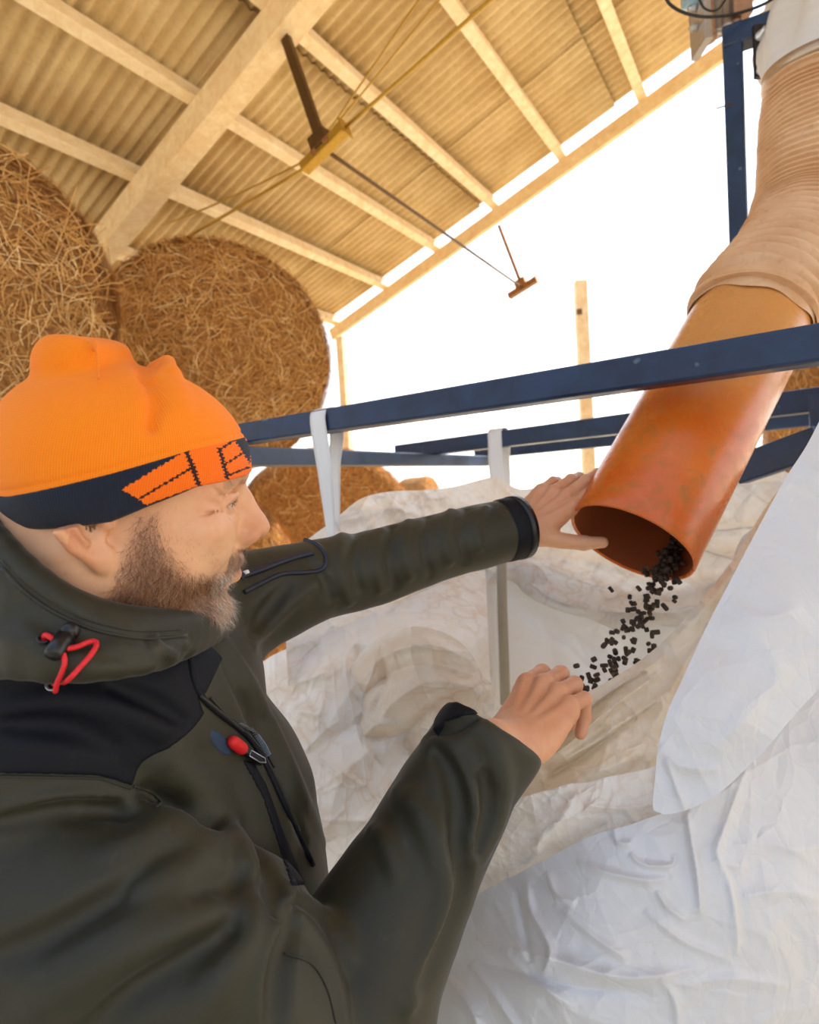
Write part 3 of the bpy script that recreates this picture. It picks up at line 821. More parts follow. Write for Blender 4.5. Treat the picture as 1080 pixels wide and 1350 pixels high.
sheet('skirt', [(372, 745), (405, 712), (440, 686), (475, 658), (515, 648), (560, 646), (600, 641), (648, 629), (664, 634), (690, 645), (740, 634), (782, 624), (800, 628), (850, 640), (900, 652), (950, 645), (990, 622), (1010, 614), (1030, 618), (1062, 640)],
      [(380, 905), (430, 882), (480, 860), (530, 838), (580, 812), (630, 782), (660, 748), (690, 762), (720, 785), (760, 800), (800, 806), (850, 808), (900, 806), (940, 790), (980, 760), (1010, 730), (1040, 700), (1060, 680), (1080, 660), (1100, 640)],
      [(405, 712, 1.26), (475, 660, 1.36), (560, 646, 1.58), (648, 630, 1.86), (740, 634, 1.80), (800, 630, 1.72), (900, 652, 1.60), (1010, 614, 1.46), (1062, 640, 1.40), (430, 835, 1.16), (560, 775, 1.42), (660, 748, 1.58), (760, 800, 1.52), (880, 808, 1.44), (980, 760, 1.36), (1100, 640, 1.24), (700, 700, 1.72), (560, 700, 1.50)],
      MBM, 330, 130, .12, .045, 4,
      [([(470, 660), (500, 720), (490, 790)], .03, 14), ([(560, 648), (575, 700), (540, 760)], .03, 14), ([(640, 632), (610, 670), (560, 690)], .025, 12), ([(690, 760), (760, 796), (860, 806), (950, 785), (1020, 715)], .045, 13),
       ([(720, 735), (790, 742), (850, 760)], .03, 8), ([(430, 700), (450, 740), (440, 790)], .02, 7), ([(500, 655), (520, 690), (560, 700)], -.02, 6), ([(590, 645), (600, 665), (640, 670)], .02, 6), ([(445, 690), (520, 672), (580, 690)], .02, 7), ([(700, 645), (730, 690), (790, 700)], -.02, 7), ([(760, 632), (775, 670), (830, 690)], .02, 7), ([(700, 750), (760, 770), (850, 782), (920, 775)], -.025, 8), ([(770, 715), (830, 735), (900, 740)], .02, 9), ([(960, 650), (930, 700), (940, 750)], .03, 14), ([(1000, 620), (980, 690), (985, 740)], -.02, 10)],
      label='soiled cloth skirt standing up behind the pipe')
# rolled upper hem of the inner wall
rp_ = spline([W(*q) for q in [(640, 752, 1.62), (668, 750, 1.62), (694, 760, 1.60), (722, 784, 1.57), (765, 802, 1.54), (825, 811, 1.50), (885, 809, 1.45), (938, 790, 1.40), (984, 752, 1.35), (1024, 700, 1.30), (1050, 655, 1.28)]], 150)
m = MB(); m.tube(rp_, [.031+.007*math.sin(k*.11)+.004*math.sin(k*.31+1) for k in range(150)], 28, cap=False)
V = np.array(m.V); ctr_ = np.repeat(rp_, 28, 0); V = ctr_+(V-ctr_)*(1+.30*fbm(V*np.array([1, 1, 1]), 16, 3, 4)+.22*np.sin(28*(np.arange(len(V))//28)/150.+2*math.pi*(np.arange(len(V)) % 28)/28*2))[:, None]
o = mesh_np('rolled_hem', V, np.array(m.F), MBM, bag); o['label'] = 'rolled hem of the far rim'
# the sewn corner seam of the inner wall
m = MB(); sp_ = spline([W(662, 742, 1.50), W(663, 800, 1.46), W(665, 860, 1.44), W(667, 930, 1.42)], 30); hw = RGT*.013
V = np.concatenate([[p-hw+FWD*.006, p-hw*.3-FWD*.004, p+hw*.5-FWD*.003, p+hw+FWD*.008] for k, p in enumerate(sp_)])
o = mesh_np('corner_seam', V, np.array([(4*k+j, 4*k+j+1, 4*k+j+5, 4*k+j+4) for k in range(29) for j in range(3)]), m_plain('seam_tape', srgb(158, 152, 138), .7), bag); o['label'] = 'grey sewn corner seam inside the bag'
# thin loop strap hanging inside
m = MB(); sp_ = spline([W(630, 742, 1.44), W(634, 790, 1.42), W(640, 850, 1.41), W(644, 892, 1.40)], 24); hw = RGT*.012
V = np.concatenate([[p-hw*(1-.25*k/24)+FWD*.004*math.sin(k*.6), p+hw*(1-.25*k/24)] for k, p in enumerate(sp_)])
o = mesh_np('lifting_strap', V, np.array([(2*k, 2*k+1, 2*k+3, 2*k+2) for k in range(23)]), MBC, bag); o['label'] = 'narrow strap hanging inside the bag'
o.modifiers.new('thickness', 'SOLIDIFY').thickness = .003
# left side: outer wall with the skirt folded out over it
sheet('side_wall', [(318, 905), (350, 870), (400, 846), (460, 822), (530, 792), (580, 770), (622, 752), (640, 748)],
      [(330, 1850), (360, 1850), (410, 1850), (470, 1850), (540, 1850), (600, 1850), (650, 1850), (690, 1850)],
      [(318, 905, 1.14), (400, 846, 1.14), (530, 792, 1.28), (640, 748, 1.45), (345, 1050, 1.02), (430, 1000, .98), (520, 930, 1.00), (600, 870, 1.04), (640, 900, 1.12), (560, 1040, .93), (680, 1050, .95), (450, 1160, .92), (330, 1300, .95), (690, 1300, .85), (330, 1850, .98), (690, 1850, .84), (620, 800, 1.25)],
      MBM, 300, 560, .15, .026, 6,
      [([(350, 900), (420, 890), (470, 860)], .02, 14), ([(455, 850), (500, 845), (560, 835), (610, 850), (632, 885)], .035, 12), ([(470, 920), (520, 880), (580, 858), (620, 872)], .03, 14), ([(480, 880), (540, 862), (600, 862)], -.025, 8),
       ([(470, 830), (480, 880), (500, 930), (490, 990)], -.022, 9), ([(520, 800), (545, 830), (600, 845)], .022, 10), ([(430, 960), (470, 900), (520, 850)], .022, 12), ([(380, 930), (420, 940), (425, 910)], .02, 9),
       ([(495, 1000), (540, 960), (585, 930), (620, 900)], .025, 14), ([(520, 960), (560, 950), (590, 960), (600, 1000)], .02, 9), ([(560, 900), (600, 890), (628, 905), (622, 930)], .022, 9), ([(400, 1000), (440, 970), (500, 940)], -.018, 10),
       ([(430, 1100), (450, 1030), (500, 980)], .016, 16), ([(385, 960), (400, 1040), (430, 1110)], .014, 18)],
      label='crumpled left side of the bag')
sheet('folded_skirt', [(432, 985), (446, 920), (470, 868), (505, 838), (545, 826), (580, 832), (606, 846), (626, 868), (636, 890), (650, 905), (652, 935)],
      [(430, 1090), (455, 1080), (485, 1060), (512, 1040), (538, 1022), (562, 1006), (585, 992), (604, 980), (622, 968), (636, 958), (646, 950)],
      [(432, 985, 1.08), (446, 920, 1.09), (470, 868, 1.07), (505, 838, 1.05), (545, 826, 1.0), (606, 846, .955), (626, 868, .93), (652, 920, .89), (430, 1090, 1.06), (485, 1060, 1.02), (538, 1022, .985), (585, 992, .95), (622, 968, .91), (500, 940, .97), (520, 900, .94), (570, 880, .91), (600, 920, .885), (540, 970, .94)],
      MBF, 280, 220, .10, .020, 8,
      [([(470, 900), (510, 862), (570, 850), (622, 872)], .030, 9), ([(462, 935), (510, 892), (570, 874), (628, 892)], -.026, 7), ([(470, 985), (520, 925), (575, 898), (636, 908)], .030, 10), ([(520, 985), (560, 942), (600, 922), (644, 928)], -.024, 7), ([(530, 1005), (580, 960), (620, 944)], .020, 8),
       ([(622, 950), (632, 920), (648, 908)], .022, 6), ([(500, 852), (508, 900), (486, 960)], -.020, 7), ([(560, 832), (572, 866), (560, 900)], .016, 7), ([(450, 1000), (490, 960), (520, 950)], .018, 8), ([(470, 1040), (520, 1000), (560, 985)], -.016, 8)],
      label='tan-stained skirt folded over the left rim')
# near side of the opening, gathered under the hand
sheet('gathered_rim', [(620, 975), (660, 952), (700, 938), (740, 925), (775, 912), (810, 893), (850, 866), (885, 835), (930, 785), (975, 725), (1010, 668), (1042, 628)],
      [(600, 1180), (650, 1110), (690, 1062), (735, 1046), (775, 1036), (815, 1030), (850, 1022), (900, 1000), (950, 950), (1000, 860), (1050, 750), (1090, 640)],
      [(620, 975, .80), (700, 938, .76), (775, 912, .765), (850, 866, .80), (930, 785, .88), (1042, 628, 1.02), (650, 1110, .66), (735, 1046, .665), (850, 1022, .66), (900, 930, .72), (1000, 860, .78), (1090, 640, .92), (760, 980, .69), (700, 1010, .695), (820, 960, .69)],
      MBC, 260, 180, .05, .012, 10,
      [([(690, 1015), (740, 988), (790, 945), (840, 908), (880, 880)], .030, 8), ([(700, 1000), (745, 968), (800, 920), (850, 888)], -.020, 5), ([(740, 965), (790, 922), (840, 888), (875, 868)], .028, 7), ([(715, 1030), (775, 992), (825, 955), (870, 925)], -.020, 5),
       ([(730, 1010), (790, 975), (850, 935), (880, 910)], .016, 7), ([(690, 1050), (760, 1030), (860, 985)], .012, 14), ([(860, 960), (890, 900), (930, 830)], .014, 10), ([(900, 870), (940, 810), (1000, 720)], -.014, 9), ([(880, 850), (930, 800), (980, 735)], .012, 10)],
      label='cream cloth gathered under the near hand')
sheet('rim_fold', [(600, 1120), (650, 1078), (685, 1052), (740, 1037), (790, 1027), (825, 1020), (862, 1010), (900, 1000)],
      [(590, 1300), (640, 1230), (690, 1205), (740, 1180), (785, 1160), (820, 1152), (865, 1146), (905, 1140)],
      [(600, 1120, .69), (685, 1052, .650), (790, 1027, .640), (900, 1000, .645), (600, 1230, .70), (680, 1152, .662), (785, 1102, .622), (905, 1082, .612), (740, 1085, .625), (590, 1300, .74), (740, 1180, .66), (905, 1140, .64)],
      MBM, 230, 130, .035, .006, 12,
      [([(690, 1130), (740, 1080), (760, 1045)], .008, 8), ([(700, 1150), (760, 1110), (800, 1085)], -.006, 6), ([(770, 1062), (820, 1066), (862, 1060)], .006, 5), ([(640, 1160), (700, 1135), (720, 1100)], .007, 8), ([(820, 1060), (835, 1080), (850, 1088)], .006, 5)],
      label='doubled cloth edge along the near rim', edge=2.0)
front_folds = [([(905, 1070), (912, 1110), (920, 1160), (924, 1205)], .012, 7), ([(945, 1130), (962, 1165), (972, 1220), (972, 1260)], .010, 8, .4), ([(985, 1010), (960, 1080), (946, 1130), (990, 1145)], .008, 9),
               ([(760, 1135), (800, 1150), (850, 1160), (880, 1158)], .008, 8), ([(808, 1090), (815, 1110), (835, 1112)], .008, 6), ([(830, 1125), (850, 1140), (885, 1140), (890, 1125)], .007, 6), ([(866, 1175), (880, 1195), (905, 1215)], .006, 6),
               ([(695, 1160), (700, 1200), (725, 1250), (715, 1290)], .010, 8), ([(680, 1175), (690, 1220), (700, 1270)], -.008, 7), ([(720, 1150), (735, 1180), (760, 1190)], .007, 7),
               ([(600, 1260), (680, 1280), (760, 1300), (860, 1310)], -.008, 14), ([(640, 1240), (730, 1265), (830, 1290), (930, 1275)], .010, 14), ([(590, 1290), (620, 1330), (640, 1380)], .012, 9), ([(620, 1270), (650, 1310), (690, 1370)], .010, 9), ([(660, 1250), (700, 1290), (760, 1330)], .009, 10),
               ([(740, 1200), (790, 1240), (830, 1265)], .007, 8), ([(850, 1200), (900, 1240), (960, 1265)], .006, 8), ([(900, 1300), (960, 1290), (1040, 1300)], .006, 12), ([(980, 1180), (1040, 1175), (1090, 1190)], .006, 12), ([(1000, 1100), (1050, 1120), (1090, 1110)], .005, 14), ([(870, 1290), (890, 1320), (895, 1370)], .007, 9)]
FRONT_DEP = [(520, 1270, .74), (640, 1172, .66), (740, 1122, .61), (835, 1086, .592), (930, 1045, .60), (1030, 925, .68), (1150, 690, .78), (600, 1330, .64), (720, 1250, .575), (850, 1220, .55), (980, 1180, .56), (1090, 1150, .60), (750, 1400, .555), (900, 1400, .535), (1080, 1400, .57), (560, 1600, .66), (800, 1650, .56), (1050, 1650, .57), (430, 1900, .75), (800, 1900, .62), (1260, 1900, .72)]
sheet('front_wall', [(520, 1270), (580, 1220), (640, 1172), (690, 1148), (740, 1122), (790, 1098), (835, 1086), (880, 1070), (930, 1045), (985, 985), (1030, 925), (1075, 850), (1120, 760), (1150, 690)],
      [(430, 1900), (500, 1900), (580, 1900), (650, 1900), (720, 1900), (780, 1900), (840, 1900), (900, 1900), (960, 1900), (1020, 1900), (1080, 1900), (1140, 1900), (1200, 1900), (1260, 1900)],
      FRONT_DEP,
      MBW, 360, 420, .075, .0065, 14, [(f_[0], f_[1]*.8, f_[2]*.7)+tuple(f_[3:]) for f_ in front_folds], label='bulging front of the bag', edge=2.0, crisp=.15)
sheet('flap', [(1098, 520), (1080, 556), (1062, 590), (1035, 632), (1003, 690), (965, 762), (930, 830), (900, 895), (880, 940), (868, 985), (864, 1025), (861, 1056), (862, 1068)],
      [(1210, 640), (1190, 700), (1170, 760), (1140, 820), (1095, 890), (1050, 940), (1012, 985), (985, 1012), (960, 1036), (938, 1052), (915, 1064), (895, 1071), (876, 1074)],
      [(1098, 520, .735), (1003, 690, .675), (930, 830, .615), (868, 985, .565), (862, 1068, .555), (1190, 700, .70), (1095, 890, .615), (985, 1012, .560), (915, 1064, .548), (1040, 800, .62), (960, 930, .565)],
      MBW, 300, 160, .09, .007, 16,
      [([(868, 985), (900, 1010), (950, 1015)], .006, 10), ([(878, 1000), (900, 1060), (905, 1068)], .005, 6), ([(960, 790), (1000, 815), (1060, 800)], .005, 10), ([(1050, 600), (1075, 620), (1120, 630)], .006, 10), ([(1040, 640), (1080, 660), (1140, 655)], -.005, 10),
       ([(950, 820), (1000, 840), (1040, 900)], .004, 12), ([(920, 1000), (980, 950), (1040, 880)], .004, 16)],
      crisp=.10, label='large clean white flap folded out at the right')
ye_ = np.array([690, 850, 1050, 1300, 1600, 1890.]); xe_ = 1150+(ye_-690)*(110/1210.)-6; de_ = rbf(FRONT_DEP)(xe_, ye_)
sheet('right_wall', list(zip(xe_, ye_)), [(1098, 645), (1110, 800), (1125, 1000), (1150, 1250), (1170, 1500), (1190, 1700)],
      [(x_, y_, d_+.006) for x_, y_, d_ in zip(xe_, ye_, de_)]+[(1098, 645, 1.23), (1150, 1250, 1.14), (1190, 1700, 1.10)], MBW, 120, 60, .10, .006, 19, label='right side wall of the bag')
# lifting straps looped over the rails
MST = NT('strap_webbing'); v_ = MST.coord(); n_ = MST.noise(v_, 300, 2); n2_ = MST.noise(v_, 9, 4)
MST = MST.pbr(MST.mix(n2_, srgb(214, 216, 220), srgb(232, 232, 234)), .7, MST.bump(n_, .3, .001))
def strap(front, over, back, wd, label):
    """front, back: (x, y, depth) paths below the rail; over: world points across the rail"""
    pf = [W(*p) for p in front]; pb_ = [W(*p) for p in back]
    raw = np.array(pf+list(over)+pb_); L_ = np.r_[0, np.cumsum(np.linalg.norm(np.diff(raw, axis=0), axis=1))]
    tt = np.linspace(0, L_[-1], 60); path = np.stack([np.interp(tt, L_, raw[:, k]) for k in range(3)], 1)
    for _ in range(2): path[1:-1] = path[1:-1]*.5+(path[:-2]+path[2:])*.25
    ws = np.interp(tt, np.linspace(0, L_[-1], len(wd)), wd)
    V = []
    for k in range(60):
        t_ = path[min(k+1, 59)]-path[max(k-1, 0)]; t_ /= np.linalg.norm(t_)
        sd = fd*-1; sd = sd-t_*(sd@t_); sd /= np.linalg.norm(sd)
        for j in range(5): V.append(path[k]+sd*ws[k]*(j/4-.5))
    Fq = np.array([(k*5+j, k*5+j+1, (k+1)*5+j+1, (k+1)*5+j) for k in range(59) for j in range(4)])
    o = mesh_np('lifting_strap', np.array(V), Fq, MST, bag); o['label'] = label
    o.modifiers.new('thickness', 'SOLIDIFY').thickness = .0025
nf = np.cross(fd, ZZ); nf = nf if nf@FWD < 0 else -nf      # rail normal towards the viewer
q = FWD+RGT*((420-540)/F_PX)-UPV*((557-675)/F_PX)
tpar = ((CAM-PF)@np.cross(fd, ZZ))/1.0
def on_rail(x, P0, dr):
    best = None
    for s_ in np.linspace(-2, 2, 2001):
        p = P0+dr*s_; X, Y, z = proj(p)
        if z > .2 and (best is None or abs(X-x) < best[0]): best = (abs(X-x), p, z)
    return best[1], best[2]
c1, z1 = on_rail(431, PF, fd)
strap([(438, 710, z1-.02), (434, 670, z1-.025), (429, 620, z1-.03)], [c1+nf*.0285-ZZ*.01, c1+nf*.0285+ZZ*.02, c1+nf*.016+ZZ*.0275, c1-nf*.016+ZZ*.0275, c1-nf*.0285+ZZ*.01, c1-nf*.0285-ZZ*.03], [(441, 610, z1+.04), (443, 655, z1+.06), (444, 700, z1+.08)], [.024, .030, .038, .043, .044, .044, .044, .040, .032, .024, .020, .016], 'white strap looped over the front rail')
c2, z2 = on_rail(658, r2, rdir)
strap([(657, 665, z2-.05), (655, 630, z2-.045), (653, 605, z2-.04)], [c2+nf*.036-ZZ*.02, c2+nf*.036+ZZ*.025, c2+nf*.02+ZZ*.033, c2-nf*.02+ZZ*.033, c2-nf*.036], [(664, 610, z2+.04), (666, 660, z2+.02)], [.045, .05, .055, .056, .056, .056, .05, .05, .046], 'white strap looped over the rear rail')

# ------------------------------------------------------------------ dark feed pellets pouring from the pipe
t = NT('dark_pellet'); v = t.coord(); n_ = t.noise(v, 300, 3); oi = t.n('ShaderNodeObjectInfo')
c = t.mix(oi.outputs['Random'], srgb(40, 28, 20), srgb(70, 50, 34))
MPL = t.pbr(c, .7, t.bump(n_, .3, .0006))
protos = []
for k in range(5):
    m = MB(); L_ = (.0095, .012, .0145, .0085, .011)[k]; r_ = .0040
    m.disc_lathe((-L_/2, 0, 0), (1, .08*(k-2), 0), [(.0003*k, 0), (0, r_*.55), (.0004, r_*.92), (.0012, r_), (L_*.5, r_*1.02), (L_-.001, r_*.97), (L_-.0002*k, r_*.6), (L_, 0)], 9)
    o = m.build('feed_pellet', MPL, None, True, origin=(0, 0, 0)); protos.append(o)
P_a, P_b, P_c = W(884, 738, .915), W(842, 815, .86), W(778, 925, .80)
st = spline([W(905, 712, .955), P_a, P_b, W(812, 868, .825), P_c, W(756, 962, .775)], 200)
gp = np.random.default_rng(21)
npel = 290
for i in range(npel):
    if i < 5: o = protos[i]
    else: o = protos[i % 5].copy(); COL.objects.link(o)
    s_ = (i-80)/(npel-80)*.98+gp.normal(0, .02) if i > 80 else gp.random()*.30
    s_ = min(max(s_, 0), .995)
    p = st[int(s_*199)]
    wid = .018+.022*s_**.8
    a, b = gp.normal(0, .52, 2)
    if s_ > .35 and gp.random() < .10: a *= 2.3
    p = p+RGT*a*wid+UPV*gp.normal(0, .006)+FWD*b*wid*.8
    if s_ < .22:       # still sliding on the floor of the pipe
        q_ = p-rimc; al = q_@pax; rad = q_-pax*al; rn = np.linalg.norm(rad)
        if al > 0 and rn > RP_O-.012: p = rimc+pax*al+rad/rn*(RP_O-.012)
    o.location = Vector([float(x_) for x_ in p]); o.rotation_euler = [float(x_) for x_ in gp.uniform(0, 6.28, 3)]
    sc_ = gp.uniform(.7, 1.0); o.scale = (sc_, sc_, sc_)
    tag(o, 'dark brown feed pellet in the stream falling from the orange pipe into the bag', 'pellet', 'feed pellets pouring from the pipe')
# ------------------------------------------------------------------ the man: head
HC = np.array([-.2428, .4603, 1.5917]); HS = 1.03
_az, _p, _r = 1.1254, .1440, .1419
_f = np.array([math.sin(_az)*math.cos(_p), math.cos(_az)*math.cos(_p), -math.sin(_p)])
_l = np.array([-math.cos(_az), math.sin(_az), 0]); _u = np.cross(_f, _l)
HM = np.stack([_f, _l*math.cos(_r)+_u*math.sin(_r), _u*math.cos(_r)-_l*math.sin(_r)], 1)
def h2w(p): return HC+HS*(np.asarray(p, float)/1000.)@HM.T
def w2h(P): return (np.asarray(P, float)-HC)@HM/HS*1000.

def poly_sd(X, Y, poly):
    """signed distance to a 2D polygon (negative inside)"""
    poly = np.asarray(poly, float); d = np.full(X.shape, 1e18); s = np.zeros(X.shape, bool)
    n = len(poly)
    for i in range(n):
        ax, ay = poly[i]; bx, by = poly[(i+1) % n]
        ex, ey = bx-ax, by-ay; wx, wy = X-ax, Y-ay
        t = np.clip((wx*ex+wy*ey)/(ex*ex+ey*ey+1e-12), 0, 1)
        d = np.minimum(d, (wx-ex*t)**2+(wy-ey*t)**2)
        c = ((ay > Y) != (by > Y)) & (X < (bx-ax)*(Y-ay)/(by-ay+1e-12)+ax)
        s ^= c
    return np.where(s, -1, 1)*np.sqrt(d)

def rot_y(a):
    c, s = math.cos(a), math.sin(a); return np.array([[c, 0, s], [0, 1, 0], [-s, 0, c]])
def rot_z(a):
    c, s = math.cos(a), math.sin(a); return np.array([[c, -s, 0], [s, c, 0], [0, 0, 1]])

def head_local(Q):
    """head and neck in head millimetres: x forward, y to his left, z up, origin between the ears"""
    S = Q.copy(); S[:, 1] = np.abs(S[:, 1])            # left-right symmetric features
    d = sd_ell(Q, (9, 0, 44), (83, 73, 60))
    d = smin(d, sd_ell(Q, (40, 0, 5), (56, 63, 78)), 18)
    d = smin(d, sd_ell(S, (30, 42, -22), (40, 26, 44)), 16)             # cheeks and masseter
    jaw = smin(sd_cone(S, (6, 47, -42), (50, 33, -72), 17, 17), sd_cone(S, (50, 33, -72), (80, 6, -80), 17, 16), 8)
    d = smin(d, jaw, 16)
    d = smin(d, sd_ell(Q, (79, 0, -76), (19, 20, 17)), 8)                 # chin
    d = smin(d, sd_ell(Q, (40, 0, -76), (42, 38, 24)), 14)                # floor of the mouth, heavy under-chin
    d = smin(d, sd_ell(Q, (78, 0, -36), (23, 32, 30)), 12)                # muzzle
    d = smin(d, sd_ell(S, (63, 42, 0), (21, 20, 17)), 12)                 # cheekbone
    d = smin(d, sd_ell(S, (71, 36, -15), (18, 15, 18)), 9)                # full cheek
    # eye socket, brow
    d = smax(d, -sd_ell(S, (94, 33, 20), (17, 17, 13)), 10)
    d = smin(d, sd_path(S, [(93, 0, 43), (90, 16, 45), (83, 34, 44), (70, 48, 36)], [9, 9.5, 8.5, 7]), 9)
    # nose
    nose = smin(sd_cone(Q, (93, 0, 28), (110, 0, 4), 6.5, 8.5), sd_ell(Q, (112.5, 0, -4), (12, 11.5, 10)), 6)
    nose = smin(nose, sd_ell(S, (103, 12, -9), (11, 7, 8)), 5)
    nose = smin(nose, sd_cone(Q, (96, 0, 20), (98, 0, -12), 9, 14), 8)
    d = smin(d, nose, 6)
    d = smax(d, -sd_ell(S, (108, 6.5, -17.5), (6.5, 3.4, 4)), 3)         # nostrils
    d = smax(d, -sd_path(S, [(104, 18.5, -2), (98, 20, -12), (92, 19, -17)], [1.2, 1.5, .8]), 5)   # alar groove
    # mouth
    d = smin(d, sd_path(S, [(100, 0, -33), (97.5, 12, -33.5), (89, 25, -39)], [5.0, 4.6, 2.5]), 5)
    d = smin(d, sd_path(S, [(98.5, 0, -47), (96, 12, -46.5), (88, 24, -41)], [5.8, 5.0, 2.5]), 5)
    d = smax(d, -sd_path(S, [(106, 0, -40), (102, 13, -39.6), (93, 27, -41)], [1.6, 1.6, 1.4]), 4)
    d = smax(d, -sd_path(S, [(101, 0, -60), (96, 14, -59)], [5, 3]), 9)   # under the lower lip
    d = smax(d, -sd_path(S, [(95, 27, -14), (90, 34, -28), (84, 37, -42)], [1.6, 2.4, 1.4]), 6)   # nose-to-mouth fold
    # eyes: ball, lids, pouch
    d = smin(d, sd_ell(S, (74, 31.5, 21), (13.2, 14, 12.6)), 2.5)
    d = smin(d, sd_path(S, [(86.5, 19, 20), (88, 29, 26.5), (82, 39, 24.5), (75, 46, 17)], [2.2, 3.2, 3.2, 2.0]), 2.5)
    d = smin(d, sd_path(S, [(86, 20, 17), (86, 31, 14), (80, 41, 14.4), (75, 46, 17)], [1.4, 1.8, 1.7, 1.2]), 3)
    d = smin(d, sd_path(S, [(88, 22, 9), (84, 36, 5), (75, 46, 9)], [2.2, 3.0, 1.6]), 5)
    d = smax(d, -sd_path(S, [(89, 22, 19.4), (87.6, 32, 19.6), (81.5, 42, 18.2)], [1.3, 2.0, 1.0]), .7)
    # crow's feet and lid creases
    for pth in ([(76, 48.5, 19), (68, 56, 22), (60, 62, 26)], [(75, 49.5, 16), (66, 57, 14), (57, 63, 13)],
                [(76, 49, 12), (68, 56, 6), (60, 61, 2)], [(78, 47, 24), (71, 55, 31), (64, 60, 36)],
                [(82, 42, 8), (74, 50, 2), (67, 56, -6)], [(86, 30, 30), (79, 43, 30), (72, 51, 27)]):
        d = smax(d, -sd_path(S, pth, [1.2, 1.3, .5]), 2.0)
    # neck
    d = smin(d, sd_path(Q, [(-22, 0, -10), (-28, 0, -75), (-50, 0, -165)], [56, 61, 68]), 22)
    d = smin(d, sd_cone(S, (-22, 52, -20), (12, 28, -135), 13, 13), 20)
    for pth in ([(-84, 0, -20), (-70, 44, -26), (-40, 60, -34)], [(-88, 0, -42), (-74, 44, -50), (-44, 62, -56)]):
        d = smax(d, -sd_path(S, pth, [1.5, 1.8, .6]), 6)                 # nape creases
    # ears
    er = rot_z(math.radians(-22))
    E = (S-np.array([-7, 66, 5]))@er                     # ear plate: x along the head, y outwards, z up
    E = E@rot_y(math.radians(-20))
    ring = [(6, 3, 20), (-2, 7, 31), (-14, 10, 33), (-24, 11, 24), (-26, 10, 8), (-21, 8, -10), (-12, 5, -23)]
    ear = sd_path(E, ring, [3.2, 3.6, 4.0, 4.2, 4.0, 3.6, 4.0])
    plate = sd_ell(E, (-10, 2.5, 6), (17, 4.2, 26)); ear = smin(ear, plate, 4)
    ear = smin(ear, sd_ell(E, (-5, 3.5, -26), (9, 5.5, 11)), 5)                       # lobe
    ear = smin(ear, sd_path(E, [(-14, 8, 20), (-17, 9, 6), (-12, 7.5, -10)], [3.2, 3.2, 3.0]), 3)   # antihelix
    ear = smax(ear, -sd_ell(E, (-5, 8, 0), (8, 8, 11)), 3)                             # concha
    ear = smin(ear, sd_ell(E, (5, 4, -2), (4, 4.5, 6)), 3)                             # tragus
    ear = smax(ear, (Q[:, 2]-np.interp(Q[:, 0], [-115, -53, 2, 24, 55, 99, 112], [-22, -8, 6, 19, 35, 44, 45])-3)*.9, 2)
    d = smin(d, ear, 4)
    return d
def head_sd(P):
    return head_local(w2h(P))*HS/1000.

# ------------------------------------------------------------------ the man: hands and arms
def hand_sd(P, c, X, Z, side, curls, spread, thumb, sc=1.05):
    """hand on a wrist at c: X towards the fingers, Z out of its back; thumb = 4 points in hand millimetres"""
    X = np.asarray(X, float)/np.linalg.norm(X); Z = np.asarray(Z, float); Z = Z-X*(Z@X); Z /= np.linalg.norm(Z)
    Y = np.cross(Z, X)*side
    Q = (P-np.asarray(c, float))@np.stack([X, Y, Z], 1)/sc*1000.
    mcp = [(92, 27, 0), (96, 8, 2), (91, -11, 1), (82, -28, -2)]
    lens = [(44, 26, 21), (48, 30, 22), (44, 28, 22), (34, 21, 19)]
    rad = [(10.2, 9.3, 8.4, 7.2), (10.4, 9.4, 8.5, 7.3), (9.8, 8.9, 8.1, 7.0), (8.8, 7.8, 7.1, 6.2)]
    # wrist, palm, metacarpals
    d = sd_path(Q*np.array([1, .82, 1.1]), [(-16, 0, -4), (-2, 0, -4), (18, 1, -6)], [23, 23, 22])
    for (mx, my, mz), bx in zip(mcp, (18, 6, -6, -16)):
        d = smin(d, sd_cone(Q, (12, bx, -5), (mx-6, my, mz-5), 14, 11.5), 9)
    d = smin(d, sd_ell(Q, (40, -22, -12), (36, 14, 12)), 9)
    d = smin(d, sd_ell(Q, (62, 2, -11), (32, 32, 9)), 8)
    F = None
    for i in range(4):
        p = np.array(mcp[i], float); a = math.radians(spread[i]); cur = 0.0
        pts = [p-np.array([10, 0, 3])]
        pts.append(p)
        for k in range(3):
            cur += math.radians(curls[i][k])
            dr = np.array([math.cos(cur)*math.cos(a), math.sin(a), -math.sin(cur)*math.cos(a)])
            p = p+dr*lens[i][k]; pts.append(p)
        r = rad[i]
        f = sd_path(Q, pts, [r[0], r[0], r[1], r[2], r[3]])
        for q_, rr in ((pts[2], r[1]), (pts[3], r[2])):
            f = smin(f, np.linalg.norm(Q-q_-np.array([0, 0, .8]), axis=-1)-rr*1.04, 3)
        # knuckle
        f = smin(f, np.linalg.norm(Q-pts[1]-np.array([0, 0, 1.2]), axis=-1)-r[0]*1.05, 4)
        F = f if F is None else smin(F, f, 1.6)
    d = smin(d, F, 6)
    for i in range(4):      # extensor tendons
        m = np.array(mcp[i], float); d = smin(d, sd_cone(Q, (20, m[1]*.35, 8), m+np.array([-6, 0, 6.5]), 2.2, 3.0), 7)
    T = sd_path(Q, thumb, [14.5, 12.5, 10.8, 8.6])
    T = smin(T, np.linalg.norm(Q-np.asarray(thumb[2], float), axis=-1)-11.4, 4)
    d = smin(d, T, 9)
    d = smin(d, sd_cone(Q, thumb[0], (66, 24, -10), 13, 9), 9)
    return d*sc/1000.

